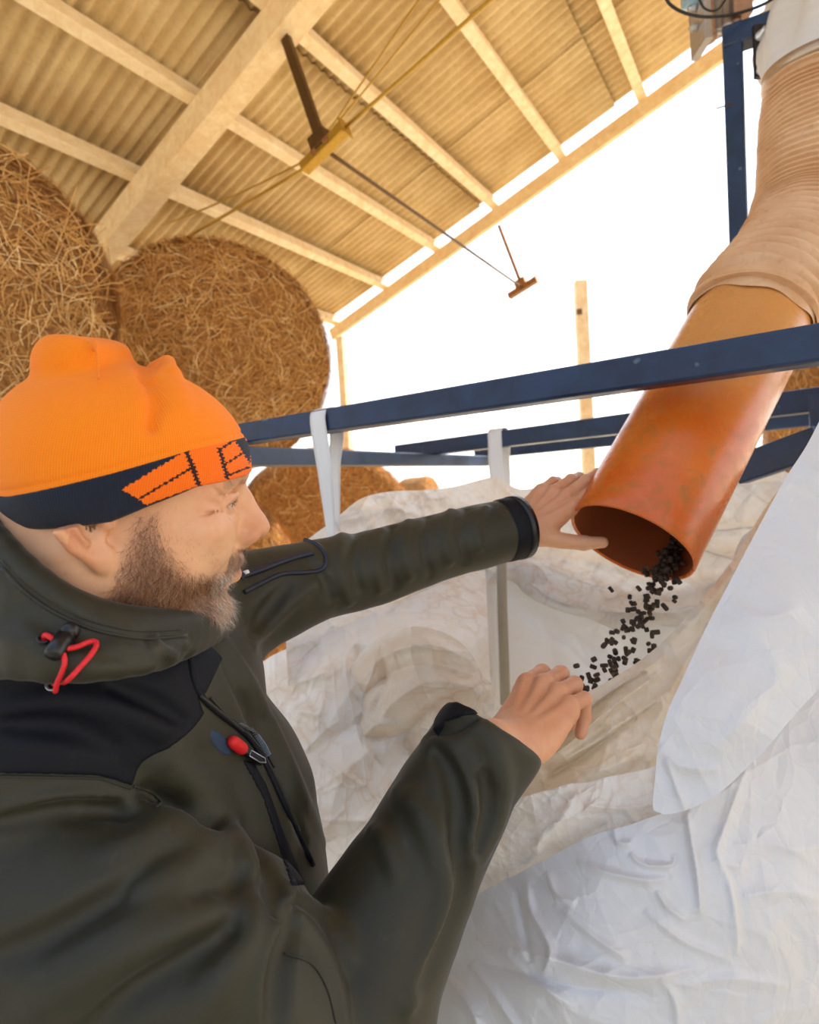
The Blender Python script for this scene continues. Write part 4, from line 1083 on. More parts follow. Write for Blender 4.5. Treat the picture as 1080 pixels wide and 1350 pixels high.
LW = W(683, 699, .895); RW = W(672, 984, .582)
CAMR, CAMU, CAMB = RGT, UPV, -FWD
def cv(x, y, z): return CAMR*x+CAMU*y+CAMB*z
LHX, LHZ = cv(.76, .58, -.28), cv(-.45, .25, .86)
RHX, RHZ = cv(.60, .38, -.70), cv(-.21, .90, .40)
def lhand(P): return hand_sd(P, LW, LHX, LHZ, -1, [(0, 5, 4), (5, 10, 8), (14, 20, 14), (20, 26, 18)], (3, 1, -2, -6), [(20, 24, -12), (44, 52, -20), (66, 74, -26), (88, 92, -28)])
def rhand(P): return hand_sd(P, RW, RHX, RHZ, 1, [(20, 74, 44), (22, 76, 44), (24, 78, 44), (26, 80, 46)], (3, 1, -1, -4), [(18, 24, -14), (46, 40, -34), (70, 32, -50), (90, 18, -58)])
# joints
RSH, REL = W(45, 1185, .415), W(418, 1415, .46)
LSH, LEL = W(255, 822, .67), W(470, 768, .785)
PEL = W(215, 1560, .60)
def core_sd(P):
    d = sd_path(P, [h2w((-52, 0, -150)), W(150, 1150, .56), PEL], [.07, .115, .095])
    d = smin(d, sd_cone(P, RSH, LSH, .05, .05), .05)
    d = smin(d, sd_path(P, [RSH, W(425, 1420, .455), W(556, 1126, .53), W(620, 1020, .562), W(650, 985, .572), RW], [.05, .042, .038, .032, .028, .025]), .02)
    d = smin(d, sd_path(P, [LSH, W(420, 764, .75), W(500, 747, .80), W(600, 715, .85), LW], [.045, .038, .036, .033, .028]), .02)
    return d
_grp = [(head_sd, h2w((0, 0, -30)), .26), (lhand, LW+LHX*.08, .20), (rhand, RW+RHX*.08, .20)]
def body_sd(P):
    ctr = P.mean(0); ext = np.linalg.norm(P-ctr, axis=1).max()
    d = core_sd(P)
    for fn, c, r in _grp:
        D = np.linalg.norm(P-c, axis=1)
        if ext < .2:
            if np.linalg.norm(ctr-c)-ext < r: d = smin(d, fn(P), .008)
        else:
            m = D < r+.1
            if m.any(): d[m] = smin(d[m], fn(P[m]), .008)
    return d

t = NT('skin'); v = t.coord()
n1 = t.noise(v, 16, 4); n2 = t.noise(v, 55, 5, .65); n3 = t.noise(v, 420, 3, .7)
c = t.mix(t.ramp(n1, [(.35, 0), (.7, 1)]), srgb(216, 160, 122), srgb(226, 180, 144))
c = t.mix(t.ramp(n2, [(.5, 0), (.8, .42)]), c, srgb(198, 124, 96))
at = t.n('ShaderNodeAttribute'); at.attribute_name = 'beard_root'
c = t.mix(at.outputs['Fac'], c, srgb(128, 88, 66))
at2 = t.n('ShaderNodeAttribute'); at2.attribute_name = 'flush'
c = t.mix(at2.outputs['Fac'], c, srgb(186, 108, 70))
MSK = t.pbr(c, t.ramp(n3, [(.3, .38), (.7, .55)]), t.bump(n3, .16, .0007, t.bump(n2, .12, .0015)), Subsurface_Weight=.12, Subsurface_Radius=(.012, .005, .003), Subsurface_Scale=.5)
lo = np.array([-.56, .18, .75]); hi = np.array([.36, 1.08, 1.83])
bV, bF = mesh_sdf(body_sd, lo, hi, BODY_H)
person = mesh_np('person', bV, bF, MSK, origin=(PEL[0], PEL[1], 0))
tag(person, 'bearded man in orange hat and olive jacket holding the pipe mouth and the bag rim', 'person')

# eyes under the narrowed lids
t = NT('eye_white'); v = t.coord()
dp = t.n('ShaderNodeVectorMath', operation='DOT_PRODUCT'); nm_ = t.n('ShaderNodeVectorMath', operation='NORMALIZE'); t.l(v, nm_.inputs[0]); t.l(nm_.outputs[0], dp.inputs[0]); dp.inputs[1].default_value = [float(q) for q in (HM@np.array([.98, 0, -.2]))]
MEY = t.pbr(t.ramp(dp.outputs['Value'], [(0, srgb(226, 214, 206)), (.885, srgb(220, 206, 198)), (.895, srgb(70, 88, 96)), (.965, srgb(64, 84, 94)), (.975, (.004, .004, .004))]), .12)
for sd_i in (-1, 1):
    m = MB(); ec = h2w((74.3, sd_i*31.5, 20.5)); m.disc_lathe((0, 0, 0), HM[:, 0], [(-.0124*HS*math.cos(a_), .0124*HS*math.sin(a_)+1e-5) for a_ in np.linspace(0, math.pi, 17)], 24)
    o = mesh_np('eye', np.array(m.V)+ec, m.F, MEY, person)
    o.location = Vector([float(q) for q in ec-wloc(person)]); 
    for vtx, q in zip(o.data.vertices, m.V): vtx.co = Vector([float(z_) for z_ in q])
# ------------------------------------------------------------------ orange knitted hat with a patterned band
def hat_local(Q):
    d = sd_ell(Q, (10, 0, 44), (91.5, 83, 75))
    d = smin(d, sd_ell(Q, (-20, 0, 40), (62, 80, 66)), 14)
    top = sd_path(Q, [(-31, -14, 108), (-14, 4, 115), (-22, 30, 110)], [27, 23, 20])
    top = smax(top, Q[:, 2]-135-.05*Q[:, 0]-2.5*np.sin(Q[:, 1]/13.), 7)
    d = smin(d, top, 7)
    fin = sd_path(Q, [(33, -22, 116), (31, 0, 124), (22, 26, 120)], [5.5, 6, 6])
    d = smin(d, fin, 9)
    d = smax(d, -sd_path(Q, [(16, -40, 106), (15, -8, 127), (10, 30, 129)], [3, 5, 4]), 9)
    d = smin(d, sd_path(Q, [(-17, -34, 127), (-14, -48, 114), (-12, -60, 101)], [.8, 1.2, .5]), 9)
    d = smin(d, sd_path(Q, [(33, -28, 112), (38, -44, 100), (40, -56, 88)], [3, 2.5, 1]), 14)
    d = smax(d, -sd_path(Q, [(20, -46, 104), (24, -62, 88), (22, -72, 72)], [2, 2.5, 1]), 12)
    return d
_bx = [-115, -53, 2, 24, 55, 99, 112]; _bz = [-22, -8, 6, 19, 35, 44, 45]
_tx = [-115, -59, 2, 51, 86, 112]; _tz = [2, 17, 41, 62, 72, 77]
def hat_bottom(x): return np.interp(x, _bx, _bz)
def hat_seam(x): return np.interp(x, _tx, _tz)
def hat_sd(P):
    Q = w2h(P); d = hat_local(Q)
    d = np.maximum(d, (hat_bottom(Q[:, 0])+3-Q[:, 2])*.9)
    d = smax(d, -(np.abs(Q[:, 2]-hat_seam(Q[:, 0])-3)-.2), 2.5) if False else d
    seam = np.hypot(np.maximum(np.abs(hat_local(Q)), 0), Q[:, 2]-hat_seam(Q[:, 0])-4)-1.1
    d = smax(d, -seam, 1.5)
    return d*HS/1000.
def band_sd(P):
    Q = w2h(P); d = hat_local(Q)-1.1
    d = smax(d, (hat_bottom(Q[:, 0])-Q[:, 2])*.92, 2.5)
    d = smax(d, (Q[:, 2]-hat_seam(Q[:, 0]))*.92, 1.5)
    return d*HS/1000.
def knit(name, cols, ruf=.95):
    t = NT(name); uv = t.n('ShaderNodeUVMap')
    mp = t.n('ShaderNodeMapping'); t.l(uv.outputs[0], mp.inputs[0]); v = mp.outputs[0]
    w1 = t.n('ShaderNodeTexWave', wave_type='BANDS', bands_direction='X'); w1.inputs['Scale'].default_value = 1/1.7*.5*.63; w1.inputs['Distortion'].default_value = 1.2; w1.inputs['Detail'].default_value = 2; w1.inputs['Detail Scale'].default_value = .6
    w2 = t.n('ShaderNodeTexWave', wave_type='BANDS', bands_direction='Y'); w2.inputs['Scale'].default_value = 1/1.4*.5*.63; w2.inputs['Distortion'].default_value = 2; w2.inputs['Detail Scale'].default_value = .8
    t.l(v, w1.inputs[0]); t.l(v, w2.inputs[0])
    h = t.mix(.35, w1.outputs['Fac'], w2.outputs['Fac'])
    n = t.noise(t.coord(), 30, 5)
    c = t.mix(n, cols[0], cols[1]); c = t.mix(t.ramp(h, [(.2, .30), (.6, 0)]), c, tuple(x*.62 for x in cols[0]))
    return t.pbr(c, ruf, t.bump(h, .55, .0009), Sheen_Weight=.08, Sheen_Roughness=.5)
MOR = knit('orange_knit', (srgb(255, 132, 0), srgb(255, 142, 2)))
MNV = knit('navy_knit', (srgb(12, 20, 38), srgb(20, 34, 58)))
MOB = knit('bright_orange_knit', (srgb(255, 112, 0), srgb(255, 120, 2)))
MBK = knit('dark_brown_knit', (srgb(46, 12, 14), srgb(58, 18, 18)))
def set_uv(o, V, fn):
    me = o.data; uv = fn(V); li = np.zeros(len(me.loops), np.int32); me.loops.foreach_get('vertex_index', li)
    lay = me.uv_layers.new(name='UVMap'); lay.data.foreach_set('uv', uv[li].astype(np.float32).ravel())
def hat_uv(V):
    Q = w2h(V); a = np.arctan2(Q[:, 1], -Q[:, 0]); a = np.where(np.abs(a) > 3.0, 3.0, a)
    rr = np.hypot(Q[:, 0], Q[:, 1]); return np.stack([a*90, Q[:, 2]-.45*np.clip(rr-60, -60, 60)*0], 1)
lo, hi = h2w((0, 0, 55))-.175, h2w((0, 0, 55))+.175
V, Fc = mesh_sdf(hat_sd, lo, hi, HAT_H)
hat = mesh_np('knitted_hat', V, Fc, MOR, person); hat['label'] = 'bright orange knitted hat bunched at the crown'; set_uv(hat, V, hat_uv)
V, Fc = mesh_sdf(band_sd, lo, hi, HAT_H*.75)
C_ = V[Fc].mean(1); X, Y, _ = proj(C_); QL = w2h(C_)
# the colour motif of the band is knitted in: it belongs to the faces of the near side
jag = 1.0*np.sign(np.sin(QL[:, 2]*2.4))
mi = np.zeros(len(Fc), int)
near = QL[:, 1] < 25
dg = lambda p, w: sum_min([seg2(X+jag, Y, p[i], p[i+1]) for i in range(len(p)-1)]) < w/2
def seg2(X, Y, a, b):
    ex, ey = b[0]-a[0], b[1]-a[1]; t = np.clip(((X-a[0])*ex+(Y-a[1])*ey)/(ex*ex+ey*ey), 0, 1)
    return np.hypot(X-a[0]-t*ex, Y-a[1]-t*ey)
def sum_min(l):
    r = l[0]
    for q in l[1:]: r = np.minimum(r, q)
    return r
orange = poly_sd(X+jag, Y, [(244, 592), (241, 597), (161, 645), (199, 669), (204, 700), (420, 660), (420, 540), (262, 570), (250, 588)]) < 0
mi[orange & near] = 1
for p, w_ in (([(183, 658), (251, 618)], 3.0), ([(244.5, 592), (254, 616), (263, 642)], 6.5), ([(240, 594), (259, 588)], 2.5),
              ([(196, 666), (260, 642.5)], 3), ([(289, 592), (293, 605), (300, 630)], 5), ([(290, 593), (312, 578)], 3), ([(299, 611), (323, 595)], 2.4), ([(300, 627), (328, 616)], 2.6)):
    mi[dg(p, w_) & near] = 2
nv2 = (poly_sd(X+jag, Y, [(308, 576), (318, 570), (332, 590), (330, 612), (321, 598), (312, 584)]) < 0) & near
mi[nv2] = 0
far = QL[:, 1] >= 25
mi[far & (QL[:, 0] > 10)] = 1
band = mesh_np('hat_band', V, Fc, None, hat, mats=[MNV, MOB, MBK], midx=mi); band['label'] = 'navy hat band with an orange and black slanted motif'; set_uv(band, V, hat_uv)
# ------------------------------------------------------------------ beard, moustache, eyebrows, cropped hair
def hair(name, sel, count, length, wd, cols, flow, lift, seed, mat_rough=.5, label=None, curl=.35, dens=None):
    """hair strands rooted on the skin: sel picks skin vertices in head millimetres, flow gives their growth direction"""
    g = np.random.default_rng(seed)
    Q = QB[sel]; idx = np.where(sel)[0]
    if dens is not None:
        p_ = dens(Q); p_ = p_/p_.sum(); pick = idx[g.choice(len(idx), count, p=p_)]
    else: pick = idx[g.integers(0, len(idx), count)]
    R0 = QB[pick]+g.normal(0, .5, (count, 3)); N0 = NB[pick]
    D = flow(R0)+g.normal(0, curl, (count, 3)); D = D-N0*np.einsum('ij,ij->i', D, N0)[:, None]
    D /= np.linalg.norm(D, axis=1, keepdims=True)
    L = length(R0)*g.uniform(.55, 1.25, count)
    S = np.cross(D, N0); w_ = wd*g.uniform(.7, 1.3, count)
    bend = g.normal(0, .28, count)
    rows = []
    lf = lift*g.uniform(.4, 1.5, count)
    for k, s_ in enumerate((0, .35, .7, 1.0)):
        C = R0+D*(L*s_)[:, None]+N0*(L*lf*s_*(1-.35*s_))[:, None]+S*(L*bend*s_*s_)[:, None]-N0*.3
        ww = (w_*(1-.8*s_))[:, None]
        rows += [C-S*ww, C+S*ww]
    V = np.stack(rows, 1).reshape(-1, 3)
    b0 = np.arange(count)[:, None, None]*8
    Fq = (b0+np.array([[0, 1, 3, 2], [2, 3, 5, 4], [4, 5, 7, 6]])[None]).reshape(-1, 4)
    t = NT(name+'_hair'); oi = t.n('ShaderNodeNewGeometry')
    c = t.ramp(oi.outputs['Random Per Island'], cols)
    m = t.pbr(c, mat_rough)
    o = mesh_np(name, h2w(V), Fq, m, person)
    if label: o['label'] = label
    return o
QB = w2h(bV).astype(float)
hm = (np.abs(QB[:, 0]) < 130) & (QB[:, 2] > -110) & (QB[:, 2] < 60) & (np.abs(QB[:, 1]) < 85)
NB = np.zeros_like(QB); ii = np.where(hm)[0]
NB[ii] = (grad(lambda P: head_local(P), QB[ii].astype(np.float64), .05))
SX_, SY_, SZ_ = QB[:, 0], np.abs(QB[:, 1]), QB[:, 2]
# the beard is laid out in the side view (x forward, z up)
beard_poly = [(14, 2), (20, 14), (32, 16), (36, 2), (44, -16), (58, -28), (72, -34), (84, -30), (94, -30), (100, -50), (104, -66), (104, -112), (40, -112), (4, -82), (-4, -60), (4, -40), (8, -20)]
inb = hm & (poly_sd(SX_, SZ_, beard_poly) < 0) & ~((SX_ > 82) & (SZ_ > -57) & (SY_ < 30) & (SX_+.0*SZ_ > 78) & (SZ_ > -54)) & (SZ_ > -98)
edge = lambda Q: np.clip(-poly_sd(Q[:, 0], Q[:, 2], beard_poly)/13., .02, 1)
def bflow(Q):
    f = np.zeros_like(Q); f[:, 2] = -1.0; f[:, 0] = np.where(Q[:, 0] > 60, .25, -.15)-.25*np.sin(Q[:, 2]/9.); f[:, 1] = -np.sign(Q[:, 1])*.1
    return f
brown = [(0, srgb(40, 22, 14)), (.4, srgb(92, 52, 28)), (.75, srgb(150, 94, 54)), (1, srgb(200, 164, 130))]
grey = [(0, srgb(84, 66, 56)), (.35, srgb(140, 122, 108)), (.7, srgb(196, 184, 174)), (1, srgb(230, 224, 218))]
hair('beard', inb & (SX_ < 76), 19000, lambda Q: 8.5+5*np.clip((-Q[:, 2]-20)/50, 0, 1), .085, brown, bflow, .46, 31, curl=.5, label='short brown beard going grey', dens=edge)
chin = hm & (((SX_ > 60) & (SZ_ < -55) & (SZ_ > -99)) | ((SX_ > 74) & (SZ_ < -36) & (SY_ > 27) & (SY_ < 40) & (SZ_ > -60)))
hair('goatee', chin, 6500, lambda Q: 9.0+4*np.clip((Q[:, 0]-70)/25, 0, 1), .085, grey, lambda Q: np.stack([.5+0*Q[:, 0], -np.sign(Q[:, 1])*.1, -1+0*Q[:, 0]], 1), .40, 32, label='greying beard on the chin')
mous = hm & (SX_ > 84) & (SZ_ < -21) & (SZ_ > -36) & (SY_ < 30)
hair('moustache', mous, 2600, lambda Q: 8.0+0*Q[:, 0], .085, [(0, srgb(70, 46, 34)), (.5, srgb(120, 90, 70)), (1, srgb(200, 184, 170))], lambda Q: np.stack([.1+0*Q[:, 0], np.sign(Q[:, 1])*.7, -1+0*Q[:, 0]], 1), .32, 33)
stub = hm & (poly_sd(SX_, SZ_, [(12, 10), (22, 30), (40, 26), (52, 2), (70, -14), (88, -26), (92, -34), (60, -40), (30, -30), (10, -40)]) < 0)
hair('stubble', stub, 900, lambda Q: 2.6+0*Q[:, 0], .06, brown, bflow, .4, 34, dens=lambda Q: np.clip(1-(Q[:, 2]+10)/40, .05, 1))
neckh = hm & (SX_ < 30) & (SZ_ < -30) & (SX_ > -60) & (SZ_ > -105)
hair('neck_stubble', neckh, 1500, lambda Q: 2.2+0*Q[:, 0], .05, brown, bflow, .3, 36, dens=lambda Q: np.clip((Q[:, 0]+30)/50, .02, 1))
brow = hm & (poly_sd(SX_, SZ_, [(72, 34), (80, 40), (90, 43), (97, 42), (97, 35), (88, 36), (78, 33), (70, 28)]) < 0) & (SY_ > 8) & (SY_ < 52)
for sg_ in (-1, 1):
    hair('eyebrow', brow & (QB[:, 1]*sg_ > 0), 300, lambda Q: 7.5+0*Q[:, 0], .075, [(0, srgb(70, 52, 42)), (.6, srgb(120, 98, 84)), (1, srgb(190, 176, 166))], lambda Q: np.stack([-.8+0*Q[:, 0], np.sign(Q[:, 1])*.8, .35+0*Q[:, 0]], 1), .25, 35+sg_)
lash = hm & (poly_sd(SX_, SZ_, [(76, 17), (90, 19.5), (90, 22.5), (76, 20)]) < 0) & (SY_ > 20) & (SY_ < 46)
if lash.sum() > 20: hair('eyelash', lash, 320, lambda Q: 5.5+0*Q[:, 0], .075, [(0, srgb(40, 28, 22)), (1, srgb(70, 50, 40))], lambda Q: np.stack([1.0+0*Q[:, 0], np.sign(Q[:, 1])*.4, -.25+0*Q[:, 0]], 1), .6, 37, curl=.15)

def vattr(o, name, val):
    a = o.data.attributes.new(name, 'FLOAT', 'POINT'); a.data.foreach_set('value', np.asarray(val, np.float32))
_bd = np.clip(-poly_sd(SX_, SZ_, beard_poly)/20.+.05, 0, 1)*.55*hm*(SZ_ > -112)
_bd = np.where((SX_ > 84) & (SZ_ > -54) & (SY_ < 24), 0, _bd)
vattr(person, 'beard_root', _bd)
lips = np.exp(-((SX_-97)/9.)**2-((SZ_+40)/6.)**2)*(SY_ < 26)*hm*.7
nosef = np.exp(-((SX_-112)/12.)**2-((SZ_+6)/12.)**2)*(SY_ < 20)*hm*.5
earf = np.clip((SY_-69)/8., 0, 1)*(np.abs(SX_+5) < 32)*(SZ_ < 20)*hm*.45
hnd = np.maximum(np.exp(-(np.linalg.norm(bV-(LW+LHX*.09), axis=1)/.10)**2), np.exp(-(np.linalg.norm(bV-(RW+RHX*.09), axis=1)/.10)**2))*.45
vattr(person, 'flush', np.clip(lips+nosef+earf+hnd, 0, 1))
# ------------------------------------------------------------------ jacket
RCUF, LCUF = W(648, 968, .575), W(684, 695, .895)
RE2 = W(450, 1345, .475)
def torso_base(P):
    d = sd_path(P, [W(165, 850, .57), W(190, 960, .57), W(205, 1090, .575), W(225, 1400, .59)], [.085, .120, .162, .200])
    d = smin(d, sd_path(P, [W(20, 1090, .43), W(150, 930, .50), LSH], [.075, .10, .070]), .06)
    d = smin(d, sd_path(P, [h2w((-52, 0, -150)), h2w((-50, 0, -105))], [.085, .072]), .04)
    return d
def larm(P):
    d = sd_path(P, [LSH, W(330, 792, .70), W(420, 764, .75), W(500, 747, .80), W(600, 715, .85), LCUF], [.068, .064, .0535, .052, .0505, .0475])
    ax = LCUF-W(600, 715, .85); ax /= np.linalg.norm(ax)
    return smax(d, (P-LCUF)@ax, .004)
RAX = RCUF-W(560, 1130, .53); RAX /= np.linalg.norm(RAX)
def rforearm(P):
    d = sd_path(P, [W(425, 1420, .455), W(484, 1268, .49), W(556, 1126, .53), W(614, 1018, .565), RCUF], [.080, .069, .0585, .0535, .0545])
    d = smax(d, (P-RCUF)@RAX-.004, .005)
    return d
def rupper(P):
    return sd_path(P, [W(35, 1182, .415), W(170, 1212, .42), W(285, 1268, .425), W(400, 1440, .44)], [.083, .082, .077, .075])
def jk_plain(P):
    d = smin(torso_base(P), larm(P), .035)
    a = smin(rupper(P), rforearm(P), .012)
    return smin(d, a, .007)
Z7 = lambda pts: [(x/2.348, 850+y/2.348) for x, y in pts]
Z6 = lambda pts: [(340+x/2.348, 820+y/2.348) for x, y in pts]
Z8 = lambda pts: [(540+x/2., 900+y/2.) for x, y in pts]
Z4 = lambda pts: [(300+x/2.348, 500+y/2.348) for x, y in pts]
FOLDS = []      # (points, radii, blend, sign)
def fold(px, r, k, sign=1, depth=0.0, n=None, amp=1.0):
    q = spline(px, n or max(5, 2*len(px)+1)); H = hit(jk_plain, q)
    N = grad(jk_plain, H)
    m = len(H); tp = np.sin(np.linspace(.12, math.pi-.12, m))**.6
    r = r*1.2*amp; k = k*.62
    if sign > 0: C = H-N*(r*(.42+depth)); R = r*(.42+.58*tp)
    else: C = H+N*(r*(.16+depth)); R = r*(.34+.66*tp)
    FOLDS.append((C, R, k, sign, C.mean(0), np.linalg.norm(C-C.mean(0), axis=1).max()+r+k))
# near upper arm and chest
fold(Z7([(0, 515), (120, 490), (230, 478), (380, 487), (480, 512), (560, 540)]), .007, .010)
fold(Z7([(0, 548), (200, 512), (360, 520), (470, 560)]), .006, .010, -1)
fold(Z7([(330, 640), (450, 590), (560, 548), (610, 562), (632, 590)]), .010, .014)
fold(Z7([(0, 965), (120, 925), (230, 872), (380, 782), (520, 700), (600, 640), (622, 590)]), .010, .016, -1)
fold(Z7([(440, 760), (560, 690), (660, 620), (720, 610), (775, 675), (802, 740)]), .010, .016)
fold(Z7([(560, 810), (680, 755), (760, 700), (790, 690)]), .007, .012, -1)
fold(Z7([(780, 700), (806, 780), (822, 840), (860, 850)]), .007, .010, -1)
fold(Z7([(600, 1174), (700, 1000), (780, 860), (808, 770)]), .012, .020)
fold(Z7([(905, 760), (890, 850), (860, 950), (832, 1100)]), .012, .016)
fold(Z7([(930, 800), (900, 900), (868, 1000), (850, 1170)]), .010, .012, -1)
fold(Z7([(300, 1174), (420, 1060), (560, 960), (700, 880)]), .010, .022, -1)
fold(Z7([(60, 1174), (260, 1010), (460, 900), (640, 830)]), .012, .024)
fold(Z7([(450, 462), (560, 512), (640, 556), (710, 570), (785, 635), (836, 715), (850, 795), (885, 830)]), .011, .012, -1)
fold(Z7([(420, 500), (520, 560), (600, 600), (660, 650)]), .010, .018)
# near forearm
fold(Z6([(520, 365), (590, 410), (650, 505), (680, 620), (650, 775)]), .009, .016)
fold(Z6([(560, 400), (600, 480), (620, 600), (590, 740)]), .008, .016, -1)
fold(Z6([(430, 520), (480, 570), (530, 660), (560, 775)]), .008, .014)
fold(Z6([(640, 300), (720, 370), (755, 470), (750, 600), (700, 720)]), .008, .016)
fold(Z6([(700, 480), (710, 580), (680, 700)]), .007, .014, -1)
fold(Z6([(350, 640), (400, 690), (430, 775)]), .008, .014)
fold(Z6([(548, 342), (610, 335), (670, 300), (690, 285)]), .005, .008, -1)
fold(Z6([(545, 372), (620, 372), (690, 330)]), .005, .010)
fold(Z8([(10, 300), (80, 430), (100, 560), (60, 720), (0, 850)]), .009, .018)
fold(Z8([(120, 420), (140, 520), (110, 640), (40, 790)]), .008, .018, -1)
fold(Z7([(930, 830), (1000, 930), (1050, 1060), (1070, 1174)]), .006, .012)
fold(Z7([(960, 800), (1040, 880), (1080, 960)]), .008, .016)
# far sleeve
for xs in ([(352, 480), (345, 560), (358, 640), (378, 690)], [(470, 470), (455, 560), (466, 620), (474, 650)], [(560, 440), (545, 520), (556, 580), (566, 610)],
           [(690, 405), (670, 470), (674, 530), (690, 565)], [(800, 395), (770, 450), (780, 520)]):
    fold(Z4(xs), .006, .022, amp=.24)
for xs in ([(400, 470), (390, 560), (410, 650)], [(510, 460), (500, 560), (520, 640)], [(620, 425), (605, 520), (630, 610)], [(740, 400), (720, 480), (740, 560)]):
    fold(Z4(xs), .005, .022, -1, amp=.24)
fold(Z4([(300, 610), (200, 690), (110, 780), (80, 815)]), .008, .016)
fold(Z4([(180, 640), (120, 720), (70, 790)]), .008, .014, -1)
fold(Z4([(250, 560), (300, 620), (318, 680)]), .006, .014, -1)
# front of the jacket
fold([(278, 830), (300, 880), (335, 950), (372, 1030), (402, 1110)], .007, .010, -1)
fold([(300, 845), (330, 900), (365, 970), (400, 1050), (425, 1110)], .008, .014)
fold([(225, 1005), (260, 1040), (300, 1090), (330, 1140)], .010, .026)
fold([(20, 930), (90, 922), (160, 935), (215, 965)], .006, .016)
fold([(10, 955), (90, 960), (150, 985)], .006, .016, -1)
fold([(150, 905), (200, 925), (240, 950)], .006, .014, -1)
def jk_sd(P):
    d = jk_plain(P)+.0022*vnoise(P, 17, 3)+.0010*vnoise(P, 41, 9)
    ctr = P.mean(0); ext = np.linalg.norm(P-ctr, axis=1).max()
    for (C, R, k, s, c0, rr) in FOLDS:
        if ext < .2:
            if np.linalg.norm(ctr-c0)-ext > rr: continue
            e = sd_path(P, C, R); d = smin(d, e, k) if s > 0 else smax(d, -e, k)
        else:
            m = np.linalg.norm(P-c0, axis=1) < rr+.03
            if m.any():
                e = sd_path(P[m], C, R); d[m] = smin(d[m], e, k) if s > 0 else smax(d[m], -e, k)
    return d
def neck_hole(P):
    return sd_path(P, [h2w((-20, 0, -40)), h2w((-34, 0, -75)), h2w((-52, 0, -150))], [.085, .078, .080])
def sleeve_hole(P):
    return np.minimum(sd_cone(P, RCUF-RAX*.022, RCUF+RAX*.03, .038, .044), sd_cone(P, LCUF+(LEL-LCUF)*.06, LCUF-(LEL-LCUF)*.1, .041, .043))
def jacket_sd(P):
    d = jk_sd(P)
    d = smax(d, -neck_hole(P), .008)
    return smax(d, -sleeve_hole(P), .003)
def fabric(name, a, b, ruf=.6, dust=.22, sheen=.10):
    t = NT(name); v = t.coord(); n1 = t.noise(v, 9, 4); n2 = t.noise(v, 900, 2); n3 = t.noise(v, 60, 3)
    c = t.mix(t.ramp(n1, [(.35, 0), (.7, 1)]), a, b); c = t.mix(t.ramp(n3, [(.62, 0), (.8, dust)]), c, srgb(84, 76, 58))
    return t.pbr(c, ruf, t.bump(n2, .22, .0005), Sheen_Weight=sheen, Sheen_Roughness=.4, Specular_IOR_Level=.5 if sheen else .25)
MOL = fabric('olive_softshell', srgb(33, 32, 16), srgb(41, 39, 22))
MNA = fabric('navy_softshell', srgb(5, 8, 18), srgb(8, 12, 26), .65, .03, 0)
MBZ = m_plain('black_plastic', srgb(16, 17, 21), .35, 0, 60, .3)
lo = np.array([-.62, .16, .80]); hi = np.array([.28, 1.06, 1.62])
V, Fc = mesh_sdf(jacket_sd, lo, hi, JK_H)
jacket = mesh_np('jacket', V, Fc, MOL, person); jacket['label'] = 'olive softshell jacket with navy yoke'
def panel(name, poly, mat, off=.0012, thick=.004, parent=None, h=None, base=None, zmax=None):
    poly = np.asarray(poly, float)
    fn0 = base or jk_sd
    Hc = hit(fn0, [poly.mean(0)])[0]
    Hp = hit(fn0, poly)
    Hp = np.vstack([Hp, Hc]); dep = proj(Hp)[2]
    dmax = zmax or dep.max()+.05
    def fn(P):
        d = fn0(P)-off
        X, Y, z = proj(P); z = np.maximum(z, .05)
        s = poly_sd(X, Y, poly)*z/F_PX
        d = smax(d, s, .0015); d = np.maximum(d, z-dmax)
        return np.maximum(d, -(fn0(P)+thick))
    lo_ = Hp.min(0)-.02; hi_ = Hp.max(0)+.02
    V, Fc = mesh_sdf(fn, lo_, hi_, h or JK_H*.7)
    return mesh_np(name, V, Fc, mat, parent or jacket)
yk = panel('yoke', [(-40, 870), (0, 870), (60, 870), (130, 868), (195, 862), (238, 850), (247, 828), (268, 830), (277, 850), (294, 867), (283, 891), (272, 914), (262, 920), (270, 941), (255, 961),
                    (238, 976), (221, 988), (200, 997), (188, 1005), (181, 1016), (175, 1037), (150, 1029), (128, 1023), (60, 1021), (0, 1020), (-40, 1020)], MNA)
yk['label'] = 'navy shoulder yoke'
panel('pocket_zip_strip', [(318, 1000), (335, 1005), (352, 1035), (372, 1090), (393, 1140), (405, 1168), (384, 1168), (362, 1100), (345, 1048)], MNA)
def seam(name, px, r, mat, off=0.0, base=None, parent=None, n=40, closed=False):
    H = hit(base or jk_sd, spline(px, n), off=off)
    m = MB(); m.tube(H, r, 8, closed=closed); return m.build(name, mat, parent or jacket, True)
MDO = fabric('dark_olive_trim', srgb(28, 28, 20), srgb(34, 33, 24))
seam('front_zip_tape', [(247, 836), (250, 870), (256, 900), (268, 922), (290, 942), (316, 962), (338, 988), (356, 1022), (376, 1066), (398, 1112), (412, 1140)], .0026, MNA, .0008)
seam('zip_piping', [(262, 917), (282, 934), (304, 952), (330, 975), (350, 1004), (370, 1044), (392, 1095)], .0014, MDO, .0022)
seam('chest_seam', [(276, 920), (300, 945), (326, 962), (345, 985), (362, 1012)], .0010, MDO, .0015)
mt = MB(); H = hit(jk_sd, spline([(311, 954), (322, 960), (333, 970), (344, 982), (352, 996)], 26), off=.0032)
for i in range(26):
    dvec = H[min(i+1, 25)]-H[max(i-1, 0)]; dvec /= np.linalg.norm(dvec); sd_v = np.cross(dvec, FWD); sd_v /= np.linalg.norm(sd_v)
    mt.box(H[i], dvec*.0006, sd_v*.0022, FWD*.0010)
mt.build('zip_teeth', m_plain('pale_zip_teeth', srgb(150, 168, 190), .35, .5), jacket)
